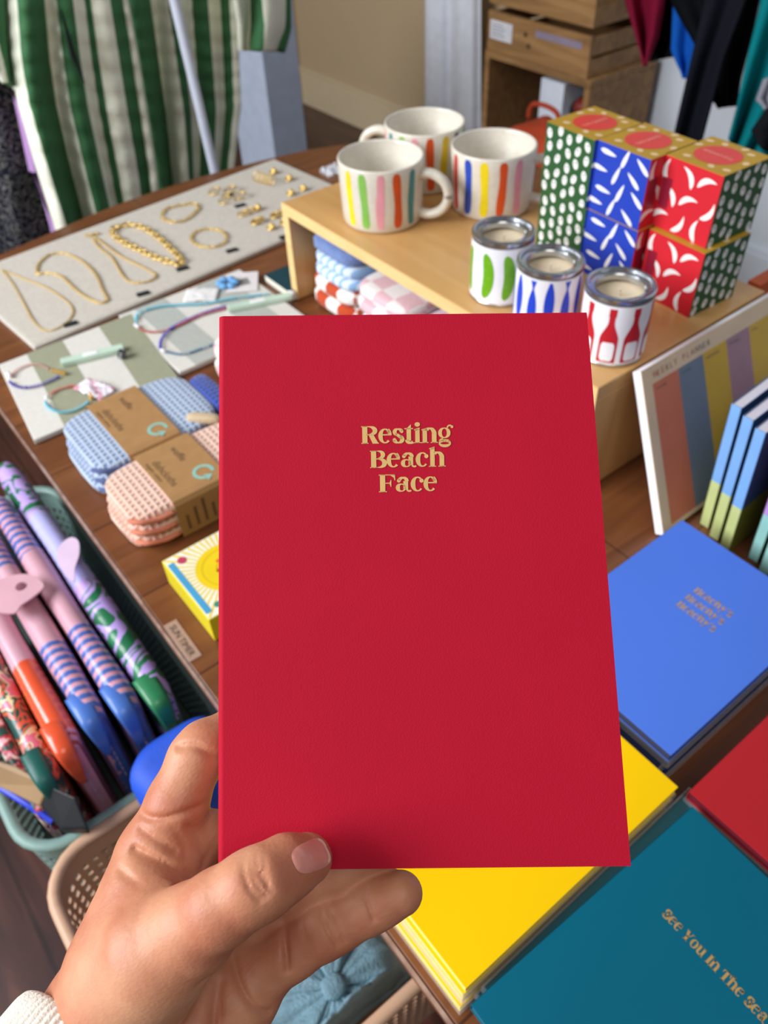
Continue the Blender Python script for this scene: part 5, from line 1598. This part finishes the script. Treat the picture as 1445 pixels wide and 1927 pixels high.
n3 = nt.nodes.new('ShaderNodeTexNoise'); n3.inputs['Scale'].default_value = 260; n3.inputs['Detail'].default_value = 6; n3.inputs['Distortion'].default_value = .3
nt.links.new(tc.outputs['Object'], n3.inputs['Vector'])
ad = nt.nodes.new('ShaderNodeMath'); ad.operation = 'MULTIPLY_ADD'; ad.inputs[1].default_value = .35
nt.links.new(n2.outputs[0], ad.inputs[0]); nt.links.new(n3.outputs[0], ad.inputs[2])
bumpn(nt, bs_, ad.outputs[0], .2, .0009)
me.materials.append(m)
# thumbnail laid on the thumb's surface
def sdf_at(p):
    f = (p - lo) / h
    i = np.floor(f).astype(int); t = f - i
    if (i < 0).any() or (i >= np.array([nx, ny, nz]) - 1).any(): return 1.0
    c = dist[i[0]:i[0] + 2, i[1]:i[1] + 2, i[2]:i[2] + 2]
    c = c[0] * (1 - t[0]) + c[1] * t[0]; c = c[0] * (1 - t[1]) + c[1] * t[1]
    return float(c[0] * (1 - t[2]) + c[1] * t[2])
def hit(px, py, off):
    dpt = .25
    for _ in range(200):
        v_ = sdf_at(CP(px, py, dpt))
        if v_ < off: break
        dpt += max(.0002, (v_ - off) * .6)
        if dpt > .30: break
    return D(px, py, dpt)
na = math.radians(-24)
b = MB()
def nf(u, v):
    x, y = 2 * u - 1, 2 * v - 1
    k = 1 / max(1e-6, (abs(x) ** 3.2 + abs(y) ** 3.2) ** (1 / 3.2)) * max(abs(x), abs(y)) if (x or y) else 1
    x, y = x * k, y * k
    lx, ly = x * 35 + 1, y * (29 + 2 * x)
    e = max(abs(x), abs(y))
    px = 584 + lx * math.cos(na) - ly * math.sin(na)
    py = 1612 + lx * math.sin(na) + ly * math.cos(na)
    p = hit(px, py, .00055 - .0005 * e ** 6)
    return p
b.grid(19, 17, nf, lambda i, j: 1 if i > 16 else 0)
b.build('thumbnail', [plain('nail_pink', '#d88f82', .34, 0, .4, .04, 80, coat=.1), plain('nail_free_edge', '#e8cdb9', .3)], hand, smooth=True, angle=180)
# sleeve cuff
a_, b2_ = D(170, 1972, .292), D(10, 2196, .266)
ax_ = (b2_ - a_).normalized(); u_ = ax_.cross(FWD).normalized(); v_ = ax_.cross(u_)
b = MB()
prof = [(.0265, .012), (.0275, .002), (.0290, -.001), (.0306, .000), (.0315, .003), (.0318, .012), (.0325, .03), (.034, .06), (.036, .10)]
def sf(u, v):
    k = v * (len(prof) - 1); i = min(int(k), len(prof) - 2); t = k - i
    r_ = prof[i][0] * (1 - t) + prof[i + 1][0] * t; s_ = prof[i][1] * (1 - t) + prof[i + 1][1] * t
    a = 2 * math.pi * u
    r_ += .0004 * math.sin(70 * a) * (1 if v > .25 else 0)
    return a_ + ax_ * (s_ + .0012 * math.sin(2 * a)) + (u_ * math.cos(a) + v_ * math.sin(a)) * r_
b.grid(280, 26, sf, 0, wu=True)
b.build('sleeve_cuff', plain('cream_jersey', '#e6ddd0', .9, var=.05, vs=200, bump=.5, bs=900, bd=.001, sheen=.2), hand, smooth=True, angle=180, solid=.0012)
